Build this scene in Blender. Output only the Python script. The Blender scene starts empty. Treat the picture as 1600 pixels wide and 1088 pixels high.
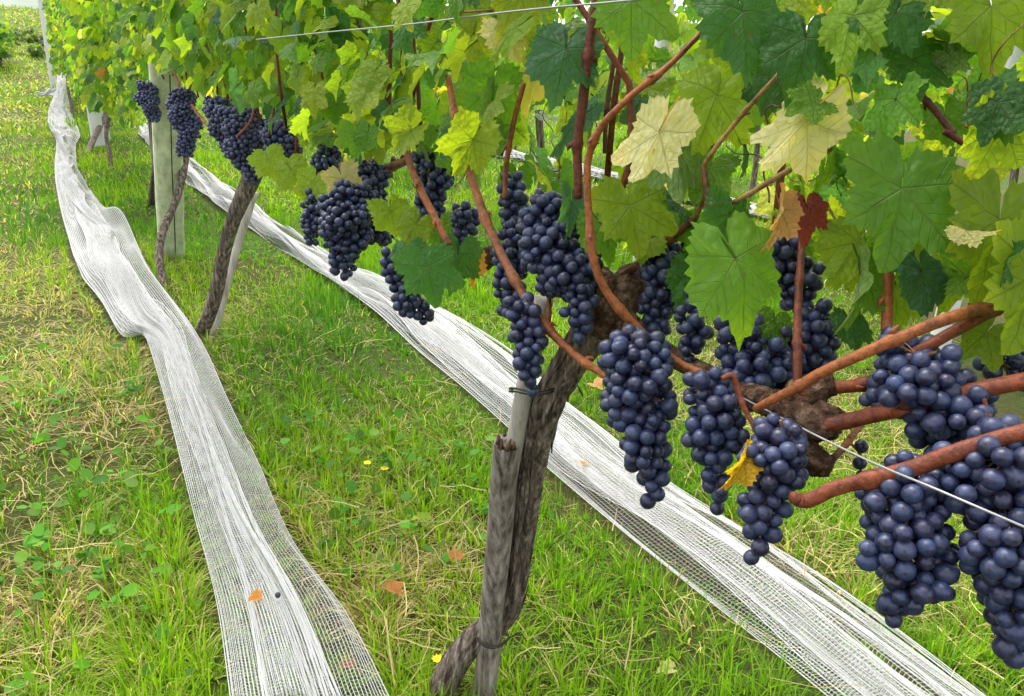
import bpy, math, random
import numpy as np
from mathutils import Vector, Matrix

random.seed(7)
rng = np.random.default_rng(7)
SC = bpy.context.scene
COL = SC.collection

# ------------------------------------------------------------------ camera
W0, H0, F0 = 1600.0, 1088.0, 1200.0
CAM_H = 1.05
VPX, VPY, ROLL = 90.0, 95.0, math.radians(2.5)
_x, _y = (VPX - 800) / F0, -(VPY - 544) / F0
_p = math.atan(math.cos(ROLL) * (_y + _x * math.tan(ROLL)))
_up = np.array([math.sin(ROLL) * math.cos(_p), math.cos(ROLL) * math.cos(_p), math.sin(_p)])
_Y = np.array([_x, _y, -1.0]); _Y /= np.linalg.norm(_Y)
_Y = _Y - _up * _Y.dot(_up); _Y /= np.linalg.norm(_Y)
_X = np.cross(_Y, _up)
C2W = np.array([_X, _Y, _up])                 # camera axes -> world axes
CAM = np.array([0.0, 0.0, CAM_H])

cam_d = bpy.data.cameras.new('camera')
cam_d.sensor_width = 36.0
cam_d.lens = 36.0 * F0 / W0
cam_d.clip_start = 0.02
cam_d.clip_end = 900.0
cam = bpy.data.objects.new('camera', cam_d)
COL.objects.link(cam)
m4 = Matrix.Identity(4)
for i in range(3):
    for j in range(3):
        m4[i][j] = C2W[i, j]
    m4[i][3] = CAM[i]
cam.matrix_world = m4
SC.camera = cam

# ------------------------------------------------------------------ sky, sun, exposure
SUN_EL, SUN_AZ = math.radians(66), math.radians(5)      # azimuth from +Y towards +X
world = bpy.data.worlds.new('World')
SC.world = world
world.use_nodes = True
nt = world.node_tree
nt.nodes.clear()
sky = nt.nodes.new('ShaderNodeTexSky')
sky.sky_type = 'NISHITA'
sky.sun_disc = False
sky.sun_elevation = SUN_EL
sky.sun_rotation = SUN_AZ
sky.air_density = 1.0
sky.dust_density = 4.0
sky.ozone_density = 1.0
hs = nt.nodes.new('ShaderNodeHueSaturation')              # thin overcast: the blue is washed out
hs.inputs['Saturation'].default_value = 0.22
bg = nt.nodes.new('ShaderNodeBackground')
bg.inputs['Strength'].default_value = 0.15
wo = nt.nodes.new('ShaderNodeOutputWorld')
nt.links.new(sky.outputs[0], hs.inputs['Color'])
nt.links.new(hs.outputs[0], bg.inputs['Color'])
nt.links.new(bg.outputs[0], wo.inputs['Surface'])

sun_d = bpy.data.lights.new('sun', 'SUN')
sun_d.energy = 1.0
sun_d.angle = math.radians(40)
sun_d.color = (1.0, 0.95, 0.86)
sun = bpy.data.objects.new('sun', sun_d)
COL.objects.link(sun)
_sd = Vector((math.sin(SUN_AZ) * math.cos(SUN_EL), math.cos(SUN_AZ) * math.cos(SUN_EL), math.sin(SUN_EL)))
sun.rotation_euler = _sd.to_track_quat('Z', 'Y').to_euler()

SC.view_settings.view_transform = 'Standard'
SC.view_settings.look = 'None'
SC.view_settings.exposure = 2.0
SC.view_settings.gamma = 1.0
SC.view_settings.use_curve_mapping = False
SC.render.engine = 'CYCLES'
SC.cycles.max_bounces = 8
SC.cycles.transparent_max_bounces = 16
SC.cycles.use_denoising = True

# ------------------------------------------------------------------ space helpers
XR = 0.47                                      # the vine row runs along the plane x = XR


def ray(px, py):
    return C2W @ np.array([(px - 800) / F0, -(py - 544) / F0, -1.0])


def R(px, py, off=0.0):                        # where a sight line meets the row plane
    d = ray(px, py)
    return CAM + d * ((XR + off) / d[0])


def G(px, py, z=0.0):                          # where a sight line meets the level z
    d = ray(px, py)
    return CAM + d * ((z - CAM_H) / d[2])


def GT(px, py, h=0.0):                        # where a sight line meets the ground, h above it
    z = 0.0
    for _ in range(12):
        p = G(px, py, z + h)
        z = 0.5 * z + 0.5 * float(hz(p[0], min(p[1], 40.0)))
    return G(px, py, z + h)


def D(px, py, depth):
    return CAM + ray(px, py) * depth


def project(P):
    q = (np.atleast_2d(P) - CAM) @ C2W
    dep = -q[:, 2]
    s = np.where(dep > 1e-4, dep, 1e-4)
    return 800 + F0 * q[:, 0] / s, 544 - F0 * q[:, 1] / s, dep


def hz(x, y):                                  # the lie of the land
    x = np.asarray(x, float); y = np.asarray(y, float)
    t = np.clip(y - 13.0, 0, None)
    rise = 0.092 * (t - 4 * (1 - np.exp(-t / 4)))
    rise = np.where(y > 62, 0.092 * 45 + (rise - 0.092 * 45) * 0.3, rise)
    u = np.clip(x - 3.4, 0, None)
    side = 0.05 * (u - 1.5 * (1 - np.exp(-u / 1.5)))
    bump = 0.016 * np.sin(1.7 * x + 0.6 * y) + 0.012 * np.sin(2.9 * y - 1.1 * x + 1)
    return rise + side + bump


def vnoise(x, y, seed=0):                      # cheap smooth noise, about -1..1
    r = np.random.default_rng(seed)
    out = np.zeros_like(np.asarray(x, float))
    for k in range(7):
        a = r.uniform(0, 2 * np.pi); f = r.uniform(0.6, 2.4); ph = r.uniform(0, 6.28)
        out += np.sin(f * (np.cos(a) * x + np.sin(a) * y) + ph)
    return out / 3.2


def unit(v):
    v = np.asarray(v, float)
    return v / (np.linalg.norm(v) + 1e-12)


# ------------------------------------------------------------------ object helpers
def tag(o, label=None, cat=None, group=None, kind=None):
    if label: o['label'] = label
    if cat: o['category'] = cat
    if group: o['group'] = group
    if kind: o['kind'] = kind
    return o


def link(name, me, parent=None, loc=None):
    o = bpy.data.objects.new(name, me)
    COL.objects.link(o)
    if parent is not None:
        o.parent = parent
    if loc is not None:
        o.location = loc
    return o


def empty(name, loc, label, cat, group=None):
    o = bpy.data.objects.new(name, None)
    o.empty_display_size = 0.05
    COL.objects.link(o)
    o.location = [float(v) for v in loc]
    tag(o, label, cat, group)
    return o


def np_mesh(name, V, F, mat, tint=None, uv=None, smooth=True):
    """V (n,3); F a list of equal-width int arrays; per-vertex tint and uv."""
    me = bpy.data.meshes.new(name)
    V = np.asarray(V, np.float32)
    me.vertices.add(len(V))
    me.vertices.foreach_set('co', V.ravel())
    loops = np.concatenate([np.asarray(f, np.int32).ravel() for f in F])
    counts = np.concatenate([np.full(len(f), np.asarray(f).shape[1], np.int32) for f in F])
    starts = np.concatenate([[0], np.cumsum(counts)[:-1]]).astype(np.int32)
    me.loops.add(len(loops))
    me.loops.foreach_set('vertex_index', loops)
    me.polygons.add(len(counts))
    me.polygons.foreach_set('loop_start', starts)
    me.polygons.foreach_set('loop_total', counts)
    if smooth:
        me.polygons.foreach_set('use_smooth', np.ones(len(counts), bool))
    if tint is not None:
        a = me.color_attributes.new('tint', 'FLOAT_COLOR', 'POINT')
        c = np.ones((len(V), 4), np.float32); c[:, :3] = tint
        a.data.foreach_set('color', c.ravel())
    if uv is not None:
        u = me.uv_layers.new(name='leaf_uv')
        u.data.foreach_set('uv', np.asarray(uv, np.float32)[loops].ravel())
    me.materials.append(mat)
    me.update(calc_edges=True)
    me.validate()
    return me


class Bag:
    """Collects shapes to be joined into one mesh."""
    def __init__(self): self.V = []; self.Q = []; self.T = []; self.n = 0

    def add(self, V, Q=None, T=None):
        V = np.asarray(V, float)
        self.V.append(V)
        if Q is not None and len(Q): self.Q.append(np.asarray(Q, int) + self.n)
        if T is not None and len(T): self.T.append(np.asarray(T, int) + self.n)
        self.n += len(V)

    def mesh(self, name, mat, origin=(0, 0, 0), smooth=True):
        F = []
        if self.Q: F.append(np.concatenate(self.Q))
        if self.T: F.append(np.concatenate(self.T))
        return np_mesh(name, np.concatenate(self.V) - np.asarray(origin, float), F, mat, smooth=smooth)


def smooth_path(P, n):
    """Catmull-Rom through P, n samples."""
    P = np.asarray(P, float)
    if len(P) == 2:
        t = np.linspace(0, 1, n)[:, None]
        return P[0] * (1 - t) + P[1] * t
    Q = np.vstack([2 * P[0] - P[1], P, 2 * P[-1] - P[-2]])
    out = []
    for u in np.linspace(0, len(P) - 1 - 1e-9, n):
        i = int(u); t = u - i
        a, b, c, d = Q[i], Q[i + 1], Q[i + 2], Q[i + 3]
        out.append(0.5 * ((2 * b) + (c - a) * t + (2 * a - 5 * b + 4 * c - d) * t * t + (3 * b - a - 3 * c + d) * t ** 3))
    return np.array(out)


def interp_vals(vals, n):
    vals = np.asarray(vals, float)
    return np.interp(np.linspace(0, 1, n), np.linspace(0, 1, len(vals)), vals)


def tube(bag, P, rad, seg=8, ridges=0.0, seed=0, cap=True, knots=None):
    """Sweep a ring along P. ridges: stringy bark relief as a share of the radius. knots: list of (t, swell)."""
    P = np.asarray(P, float); n = len(P)
    rad = interp_vals(rad, n) if np.ndim(rad) else np.full(n, float(rad))
    if knots:
        t = np.linspace(0, 1, n)
        for kt, ks in knots:
            rad = rad * (1 + ks * np.exp(-((t - kt) / 0.018) ** 2))
    T = np.gradient(P, axis=0)
    T /= np.linalg.norm(T, axis=1)[:, None] + 1e-12
    ref = np.array([0, 0, 1.0]) if abs(T[0][2]) < 0.9 else np.array([1.0, 0, 0])
    N = unit(np.cross(T[0], ref))
    ang = np.linspace(0, 2 * np.pi, seg, endpoint=False)
    V = np.zeros((n, seg, 3))
    r_ = np.random.default_rng(seed)
    comps = [(int(r_.integers(2, 4)), r_.uniform(-1, 1) * 3, r_.uniform(0, 6.28), 0.7),
             (int(r_.integers(4, 8)), r_.uniform(-1, 1) * 4, r_.uniform(0, 6.28), 0.5),
             (int(r_.integers(8, 12)), r_.uniform(-1, 1) * 3, r_.uniform(0, 6.28), 0.5), (int(r_.integers(12, 17)), r_.uniform(-1, 1) * 3, r_.uniform(0, 6.28), 0.4)]
    for i in range(n):
        if i:
            N = unit(N - T[i] * N.dot(T[i]))
        B = np.cross(T[i], N)
        rr = np.full(seg, rad[i])
        if ridges:
            d = np.zeros(seg); s = i / max(1, n - 1)
            for k, tw, ph, am in comps:
                d += am * np.sin(k * ang + tw * s * 1.0 + ph + 0.8 * math.sin(9 * s + ph))
            d += 0.5 * math.sin(s * 17 + seed) * np.cos(ang + seed) + 0.35 * r_.normal(size=seg) * 0.6
            rr = rr * (1 + ridges * d)
        V[i] = P[i] + rr[:, None] * (np.cos(ang)[:, None] * N + np.sin(ang)[:, None] * B)
    i0 = (np.arange(n - 1)[:, None] * seg + np.arange(seg)[None]).ravel()
    i1 = (np.arange(n - 1)[:, None] * seg + (np.arange(seg)[None] + 1) % seg).ravel()
    Q = np.stack([i0, i1, i1 + seg, i0 + seg], 1)
    VV = V.reshape(-1, 3); Tt = []
    if cap:
        VV = np.vstack([VV, P[0], P[-1]])
        a = np.arange(seg); b = (a + 1) % seg
        Tt = np.vstack([np.stack([b, a, np.full(seg, n * seg)], 1),
                        np.stack([(n - 1) * seg + a, (n - 1) * seg + b, np.full(seg, n * seg + 1)], 1)])
    bag.add(VV, Q, Tt)


# ------------------------------------------------------------------ materials
def new_mat(name):
    m = bpy.data.materials.new(name)
    m.use_nodes = True
    t = m.node_tree
    t.nodes.clear()
    return m, t, t.nodes, t.links


def math_node(t, op, a, b=None, c=None):
    n = t.nodes.new('ShaderNodeMath'); n.operation = op
    for k, v in enumerate((a, b, c)):
        if v is None: continue
        if isinstance(v, (int, float)): n.inputs[k].default_value = v
        else: t.links.new(v, n.inputs[k])
    return n.outputs[0]


def mix_col(t, fac, a, b, mode='MIX'):
    n = t.nodes.new('ShaderNodeMix'); n.data_type = 'RGBA'; n.blend_type = mode
    for sock, v in ((n.inputs[0], fac), (n.inputs[6], a), (n.inputs[7], b)):
        if isinstance(v, (int, float)): sock.default_value = v
        elif isinstance(v, tuple): sock.default_value = (*v, 1)
        else: t.links.new(v, sock)
    return n.outputs[2]


def noise(t, vec, scale, detail=3, rough=0.55, out=0):
    n = t.nodes.new('ShaderNodeTexNoise')
    n.inputs['Scale'].default_value = scale
    n.inputs['Detail'].default_value = detail
    n.inputs['Roughness'].default_value = rough
    if vec is not None: t.links.new(vec, n.inputs['Vector'])
    return n.outputs[out]


def ramp(t, fac, stops):
    n = t.nodes.new('ShaderNodeValToRGB')
    cr = n.color_ramp
    while len(cr.elements) < len(stops): cr.elements.new(0.5)
    for e, (p, c) in zip(cr.elements, stops):
        e.position = p; e.color = (*c, 1) if len(c) == 3 else c
    t.links.new(fac, n.inputs[0])
    return n.outputs[0]


def mapping(t, vec, scale):
    n = t.nodes.new('ShaderNodeMapping')
    n.inputs['Scale'].default_value = scale
    t.links.new(vec, n.inputs['Vector'])
    return n.outputs[0]


def bump(t, h, strength, dist):
    n = t.nodes.new('ShaderNodeBump')
    n.inputs['Strength'].default_value = strength
    n.inputs['Distance'].default_value = dist
    t.links.new(h, n.inputs['Height'])
    return n.outputs[0]


def principled(t, col, rough=0.6, spec=0.4, normal=None):
    p = t.nodes.new('ShaderNodeBsdfPrincipled')
    if isinstance(col, tuple): p.inputs['Base Color'].default_value = (*col, 1)
    else: t.links.new(col, p.inputs['Base Color'])
    if isinstance(rough, (int, float)): p.inputs['Roughness'].default_value = rough
    else: t.links.new(rough, p.inputs['Roughness'])
    p.inputs['Specular IOR Level'].default_value = spec
    if normal is not None: t.links.new(normal, p.inputs['Normal'])
    return p


def out(t, shader):
    o = t.nodes.new('ShaderNodeOutputMaterial')
    t.links.new(shader, o.inputs['Surface'])


def leaf_material():
    m, t, N, L = new_mat('vine_leaf')
    info = N.new('ShaderNodeObjectInfo')
    att = N.new('ShaderNodeAttribute'); att.attribute_name = 'tint'
    base = mix_col(t, 1.0, info.outputs['Color'], att.outputs['Color'], 'MULTIPLY')
    uv = N.new('ShaderNodeUVMap'); uv.uv_map = 'leaf_uv'
    sep = N.new('ShaderNodeSeparateXYZ'); L.new(uv.outputs[0], sep.inputs[0])
    x = math_node(t, 'MULTIPLY', math_node(t, 'SUBTRACT', sep.outputs[0], 0.5), 2.5)
    y = math_node(t, 'MULTIPLY', math_node(t, 'SUBTRACT', sep.outputs[1], 0.5), 2.5)
    vein = None; sec = None
    for a in (0, 50, -50, 104, -104):
        s, c = math.sin(math.radians(a)), math.cos(math.radians(a))
        al = math_node(t, 'ADD', math_node(t, 'MULTIPLY', x, s), math_node(t, 'MULTIPLY', y, c))
        pe = math_node(t, 'ABSOLUTE', math_node(t, 'SUBTRACT', math_node(t, 'MULTIPLY', x, c), math_node(t, 'MULTIPLY', y, s)))
        w = math_node(t, 'MULTIPLY_ADD', al, -0.014, 0.022)
        on = math_node(t, 'GREATER_THAN', al, 0.0)
        v = math_node(t, 'MULTIPLY', on, math_node(t, 'MAXIMUM', math_node(t, 'SUBTRACT', 1.0, math_node(t, 'DIVIDE', pe, w)), 0.0))
        fr = math_node(t, 'FRACT', math_node(t, 'MULTIPLY', math_node(t, 'SUBTRACT', al, math_node(t, 'MULTIPLY', pe, 0.85)), 6.5))
        near = math_node(t, 'LESS_THAN', pe, math_node(t, 'MULTIPLY', al, 0.46))
        s2 = math_node(t, 'MULTIPLY', near, math_node(t, 'MAXIMUM', math_node(t, 'SUBTRACT', 1.0, math_node(t, 'MULTIPLY', math_node(t, 'ABSOLUTE', math_node(t, 'SUBTRACT', fr, 0.5)), 11.0)), 0.0))
        vein = v if vein is None else math_node(t, 'MAXIMUM', vein, v)
        sec = s2 if sec is None else math_node(t, 'MAXIMUM', sec, s2)
    veins = math_node(t, 'MAXIMUM', vein, math_node(t, 'MULTIPLY', sec, 0.38))
    tc = N.new('ShaderNodeTexCoord')
    nz = noise(t, uv.outputs[0], 5.0, 4)
    geo = N.new('ShaderNodeNewGeometry')
    # blotches: a little yellowing and a few brown spots, on the leaf itself
    col = mix_col(t, math_node(t, 'MULTIPLY', math_node(t, 'SUBTRACT', nz, 0.42), 1.1), base, mix_col(t, 1.0, base, (1.5, 1.28, 0.9), 'MULTIPLY'))
    pos = mapping(t, geo.outputs['Position'], (38, 38, 38))
    rad_ = math_node(t, 'SQRT', math_node(t, 'ADD', math_node(t, 'MULTIPLY', x, x), math_node(t, 'MULTIPLY', y, y)))
    nz2 = noise(t, mapping(t, geo.outputs['Position'], (26, 26, 26)), 1.0, 3)
    rim = math_node(t, 'MULTIPLY', math_node(t, 'MULTIPLY_ADD', rad_, 1.6, -0.75), math_node(t, 'MULTIPLY_ADD', nz2, 3.2, -1.35))
    rc = N.new('ShaderNodeClamp'); L.new(rim, rc.inputs[0])
    base = mix_col(t, math_node(t, 'MULTIPLY', rc.outputs[0], 0.6), base, mix_col(t, 1.0, base, (2.1, 1.45, 0.8), 'MULTIPLY'))
    col = mix_col(t, math_node(t, 'MULTIPLY', rc.outputs[0], 0.6), col, mix_col(t, 1.0, col, (2.1, 1.45, 0.8), 'MULTIPLY'))
    spot = ramp(t, noise(t, pos, 1.0, 2), [(0.0, (0, 0, 0)), (0.71, (0, 0, 0)), (0.76, (1, 1, 1))])
    col = mix_col(t, math_node(t, 'MULTIPLY', spot, 0.55), col, (0.10, 0.045, 0.015))
    top = mix_col(t, math_node(t, 'MULTIPLY', veins, 0.5), col, mix_col(t, 0.45, col, (0.42, 0.46, 0.16)))
    under = mix_col(t, 0.24, col, (0.44, 0.47, 0.26))
    under = mix_col(t, math_node(t, 'MULTIPLY', veins, 0.6), under, (0.50, 0.50, 0.30))
    col = mix_col(t, geo.outputs['Backfacing'], top, under)
    vor = N.new('ShaderNodeTexVoronoi'); vor.inputs['Scale'].default_value = 17
    L.new(uv.outputs[0], vor.inputs['Vector'])
    hgt = math_node(t, 'SUBTRACT', math_node(t, 'MULTIPLY', vor.outputs['Distance'], -0.7), math_node(t, 'MULTIPLY', veins, 0.55))
    nrm = bump(t, hgt, 0.8, 0.004)
    p = principled(t, col, 0.5, 0.2, nrm)
    tr = N.new('ShaderNodeBsdfTranslucent')
    tcol = mix_col(t, 1.0, mix_col(t, math_node(t, 'MULTIPLY', veins, 0.35), base, mix_col(t, 1.0, base, (0.5, 0.5, 0.5), 'MULTIPLY')), (2.7, 2.5, 0.8), 'MULTIPLY')
    L.new(tcol, tr.inputs['Color']); L.new(nrm, tr.inputs['Normal'])
    mx = N.new('ShaderNodeMixShader'); mx.inputs[0].default_value = 0.50
    L.new(p.outputs[0], mx.inputs[1]); L.new(tr.outputs[0], mx.inputs[2])
    out(t, mx.outputs[0])
    return m


def blade_material():
    m, t, N, L = new_mat('grass_blade')
    att = N.new('ShaderNodeAttribute'); att.attribute_name = 'tint'
    p = principled(t, att.outputs['Color'], 0.6, 0.14)
    tr = N.new('ShaderNodeBsdfTranslucent')
    L.new(mix_col(t, 1.0, att.outputs['Color'], (1.8, 1.9, 0.7), 'MULTIPLY'), tr.inputs['Color'])
    mx = N.new('ShaderNodeMixShader'); mx.inputs[0].default_value = 0.4
    L.new(p.outputs[0], mx.inputs[1]); L.new(tr.outputs[0], mx.inputs[2])
    out(t, mx.outputs[0])
    return m


def ground_material():
    m, t, N, L = new_mat('meadow_soil')
    tc = N.new('ShaderNodeTexCoord')
    n1 = noise(t, tc.outputs['Object'], 1.1, 5)
    n2 = noise(t, tc.outputs['Object'], 48, 6, 0.75)
    c = ramp(t, n1, [(0.30, (0.095, 0.070, 0.034)), (0.48, (0.075, 0.085, 0.022)), (0.62, (0.065, 0.105, 0.018)), (0.78, (0.14, 0.12, 0.05))])
    c2 = ramp(t, n2, [(0.3, (0.3, 0.27, 0.22)), (0.6, (1, 1, 1)), (0.8, (1.0, 1.0, 1.0))])
    col = mix_col(t, 0.75, c, c2, 'MULTIPLY')
    out(t, principled(t, col, 0.9, 0.1, bump(t, n2, 0.9, 0.03)).outputs[0])
    return m


def bark_material(name, stops, scale=(55, 55, 5), bstr=0.9, dist=0.006):
    m, t, N, L = new_mat(name)
    tc = N.new('ShaderNodeTexCoord')
    v = mapping(t, tc.outputs['Object'], scale)
    n1 = noise(t, v, 1.0, 5, 0.65)
    n2 = noise(t, tc.outputs['Object'], 14, 4)
    col = ramp(t, n1, stops)
    col = mix_col(t, 0.55, col, ramp(t, n2, [(0.3, (0.55, 0.53, 0.5)), (0.7, (1.15, 1.1, 1.05))]), 'MULTIPLY')
    out(t, principled(t, col, 0.88, 0.15, bump(t, n1, bstr, dist)).outputs[0])
    return m


def cane_material():
    m, t, N, L = new_mat('ripe_cane')
    info = N.new('ShaderNodeObjectInfo')
    tc = N.new('ShaderNodeTexCoord')
    n1 = noise(t, tc.outputs['Object'], 28, 4)
    n2 = noise(t, tc.outputs['Object'], 160, 3, 0.7)
    col = mix_col(t, 0.8, info.outputs['Color'], ramp(t, n1, [(0.3, (0.40, 0.33, 0.32)), (0.5, (1, 1, 1)), (0.7, (1.5, 1.5, 1.3))]), 'MULTIPLY')
    col = mix_col(t, 0.85, col, ramp(t, n2, [(0.35, (0.5, 0.46, 0.44)), (0.5, (1, 1, 1)), (0.66, (1.35, 1.35, 1.3))]), 'MULTIPLY')
    out(t, principled(t, col, 0.55, 0.3, bump(t, n2, 0.6, 0.002)).outputs[0])
    return m


def grape_material():
    m, t, N, L = new_mat('grape_skin')
    info = N.new('ShaderNodeObjectInfo')
    tc = N.new('ShaderNodeTexCoord')
    sh = N.new('ShaderNodeVectorMath'); sh.operation = 'ADD'
    L.new(tc.outputs['Object'], sh.inputs[0])
    cmb = N.new('ShaderNodeCombineXYZ')
    for k in range(3): L.new(math_node(t, 'MULTIPLY', info.outputs['Random'], 40.0 + 17 * k), cmb.inputs[k])
    L.new(cmb.outputs[0], sh.inputs[1])
    n1 = noise(t, sh.outputs[0], 1.3, 4, 0.6)
    n2 = noise(t, sh.outputs[0], 7.0, 3, 0.65)
    skin = mix_col(t, info.outputs['Random'], (0.007, 0.008, 0.022), (0.014, 0.009, 0.026))
    bloom = mix_col(t, math_node(t, 'FRACT', math_node(t, 'MULTIPLY', info.outputs['Random'], 7.3)), (0.036, 0.058, 0.140), (0.052, 0.062, 0.125))
    f = math_node(t, 'ADD', math_node(t, 'MULTIPLY_ADD', n1, 2.2, -0.85), math_node(t, 'MULTIPLY', math_node(t, 'FRACT', math_node(t, 'MULTIPLY', info.outputs['Random'], 13.7)), 0.55))
    f = math_node(t, 'MULTIPLY', f, math_node(t, 'MULTIPLY_ADD', n2, 0.7, 0.55))
    fc = N.new('ShaderNodeClamp'); L.new(f, fc.inputs[0])
    col = mix_col(t, fc.outputs[0], skin, bloom)
    # the small scar at the tip of each berry
    vl = N.new('ShaderNodeVectorMath'); vl.operation = 'DISTANCE'
    L.new(tc.outputs['Object'], vl.inputs[0]); vl.inputs[1].default_value = (0, 0, 1)
    scar = math_node(t, 'LESS_THAN', vl.outputs['Value'], 0.15)
    col = mix_col(t, scar, col, (0.03, 0.018, 0.012))
    rough = math_node(t, 'MULTIPLY_ADD', fc.outputs[0], 0.22, 0.27)
    out(t, principled(t, col, rough, 0.42, bump(t, n2, 0.06, 0.05)).outputs[0])
    return m


def net_material():
    m, t, N, L = new_mat('white_net_thread')
    d = N.new('ShaderNodeBsdfDiffuse'); d.inputs['Color'].default_value = (0.51, 0.51, 0.51, 1)
    tr = N.new('ShaderNodeBsdfTranslucent'); tr.inputs['Color'].default_value = (0.51, 0.51, 0.50, 1)
    mx = N.new('ShaderNodeMixShader'); mx.inputs[0].default_value = 0.35
    L.new(d.outputs[0], mx.inputs[1]); L.new(tr.outputs[0], mx.inputs[2])
    out(t, mx.outputs[0])
    return m


def plain(name, col, rough=0.6, spec=0.3, metal=0.0, nscale=20.0, namt=0.35):
    m, t, N, L = new_mat(name)
    tc = N.new('ShaderNodeTexCoord')
    n1 = noise(t, tc.outputs['Object'], nscale, 4)
    c = mix_col(t, namt, col, ramp(t, n1, [(0.25, (0.5, 0.5, 0.5)), (0.75, (1.2, 1.2, 1.2))]), 'MULTIPLY')
    p = principled(t, c, rough, spec)
    p.inputs['Metallic'].default_value = metal
    out(t, p.outputs[0])
    return m


M_LEAF = leaf_material()
M_BLADE = blade_material()
M_GROUND = ground_material()
M_BARK = bark_material('vine_bark', [(0.30, (0.016, 0.011, 0.009)), (0.43, (0.095, 0.072, 0.057)), (0.54, (0.20, 0.16, 0.13)), (0.68, (0.42, 0.36, 0.30))], (110, 110, 9), 1.0, 0.012)
M_SPUR = bark_material('old_wood', [(0.30, (0.012, 0.008, 0.006)), (0.48, (0.085, 0.045, 0.026)), (0.68, (0.28, 0.19, 0.13))], (75, 75, 75), 1.0, 0.012)
M_STAKE = bark_material('weathered_stake', [(0.30, (0.05, 0.038, 0.03)), (0.48, (0.20, 0.17, 0.145)), (0.70, (0.42, 0.38, 0.34))], (110, 110, 4), 0.9, 0.006)
M_POLE = bark_material('bleached_pole', [(0.25, (0.20, 0.18, 0.15)), (0.5, (0.42, 0.39, 0.34)), (0.75, (0.55, 0.52, 0.47))], (60, 60, 2), 0.4, 0.002)
M_POST = bark_material('treated_post', [(0.25, (0.34, 0.40, 0.24)), (0.5, (0.56, 0.63, 0.42)), (0.75, (0.66, 0.71, 0.52))], (30, 30, 1.2), 0.4, 0.004)
M_WPOST = plain('white_post', (0.66, 0.66, 0.62), 0.7, 0.2, 0, 6, 0.3)
M_CRACK = plain('post_crack', (0.03, 0.03, 0.02), 0.9, 0.1)
M_CANE = cane_material()
M_GRAPE = grape_material()
M_NET = net_material()
M_WIRE = plain('trellis_wire', (0.34, 0.34, 0.34), 0.5, 0.4, 0.5)
M_TIE = plain('tie_wire', (0.03, 0.028, 0.026), 0.6, 0.3, 0.3)
M_STEM = plain('bunch_stem', (0.20, 0.10, 0.045), 0.65, 0.3)
M_HEDGE = M_LEAF

GREEN_D = np.array([0.036, 0.108, 0.024])
GREEN_B = np.array([0.040, 0.110, 0.055])
GREEN_M = np.array([0.082, 0.180, 0.018])
GREEN_Y = np.array([0.168, 0.255, 0.020])
YELLOW = np.array([0.36, 0.34, 0.055])
CREAM = np.array([0.44, 0.42, 0.20])
BROWN = np.array([0.22, 0.10, 0.035])
RED = np.array([0.16, 0.030, 0.028])

# ------------------------------------------------------------------ ground, far hill
def build_ground():
    xs = np.concatenate([-np.geomspace(1, 160, 45)[::-1] , np.linspace(-0.9, 5, 60), 4.2 + np.geomspace(1, 160, 45)])
    ys = np.concatenate([np.linspace(-14, 0, 15), np.linspace(0.2, 30, 120), np.geomspace(31, 260, 40)])
    X, Y = np.meshgrid(xs, ys)
    Z = hz(X, Y)
    V = np.stack([X, Y, Z], -1).reshape(-1, 3)
    nx, ny = len(xs), len(ys)
    i = (np.arange(ny - 1)[:, None] * nx + np.arange(nx - 1)[None]).ravel()
    me = np_mesh('ground', V, [np.stack([i, i + 1, i + nx + 1, i + nx], 1)], M_GROUND)
    tag(link('ground', me), 'green and straw coloured grassy ground sloping up behind the vines', kind='structure')


def build_hill():
    n = 60
    xs = np.linspace(-190, 120, n)
    prof = 11.0 + 2.6 * np.sin(xs * 0.021 + 1.9) + 1.2 * np.sin(xs * 0.07)
    rows = []
    for k, (yy, f) in enumerate(((225, 0.0), (245, 0.6), (275, 1.0), (320, 0.9))):
        rows.append(np.stack([xs, np.full(n, yy), 4 + prof * f + 0.25 * np.sin(xs * (0.9 + k))], 1))
    V = np.concatenate(rows)
    i = (np.arange(3)[:, None] * n + np.arange(n - 1)[None]).ravel()
    m = plain('far_hill_scrub', (0.16, 0.19, 0.15), 0.9, 0.1, 0, 0.12, 0.5)
    tag(link('hill', np_mesh('hill', V, [np.stack([i, i + 1, i + n + 1, i + n], 1)], m)), 'low grey green hill on the far skyline', kind='structure')


build_ground()
build_hill()

# ------------------------------------------------------------------ leaves
LOBE_A = np.radians([0, 13, 27, 40, 52, 66, 82, 98, 112, 132, 152, 168, 176, 180])
LOBE_R = np.array([1.0, 0.84, 0.64, 0.80, 0.93, 0.80, 0.66, 0.74, 0.80, 0.72, 0.68, 0.55, 0.34, 0.10])


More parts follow.
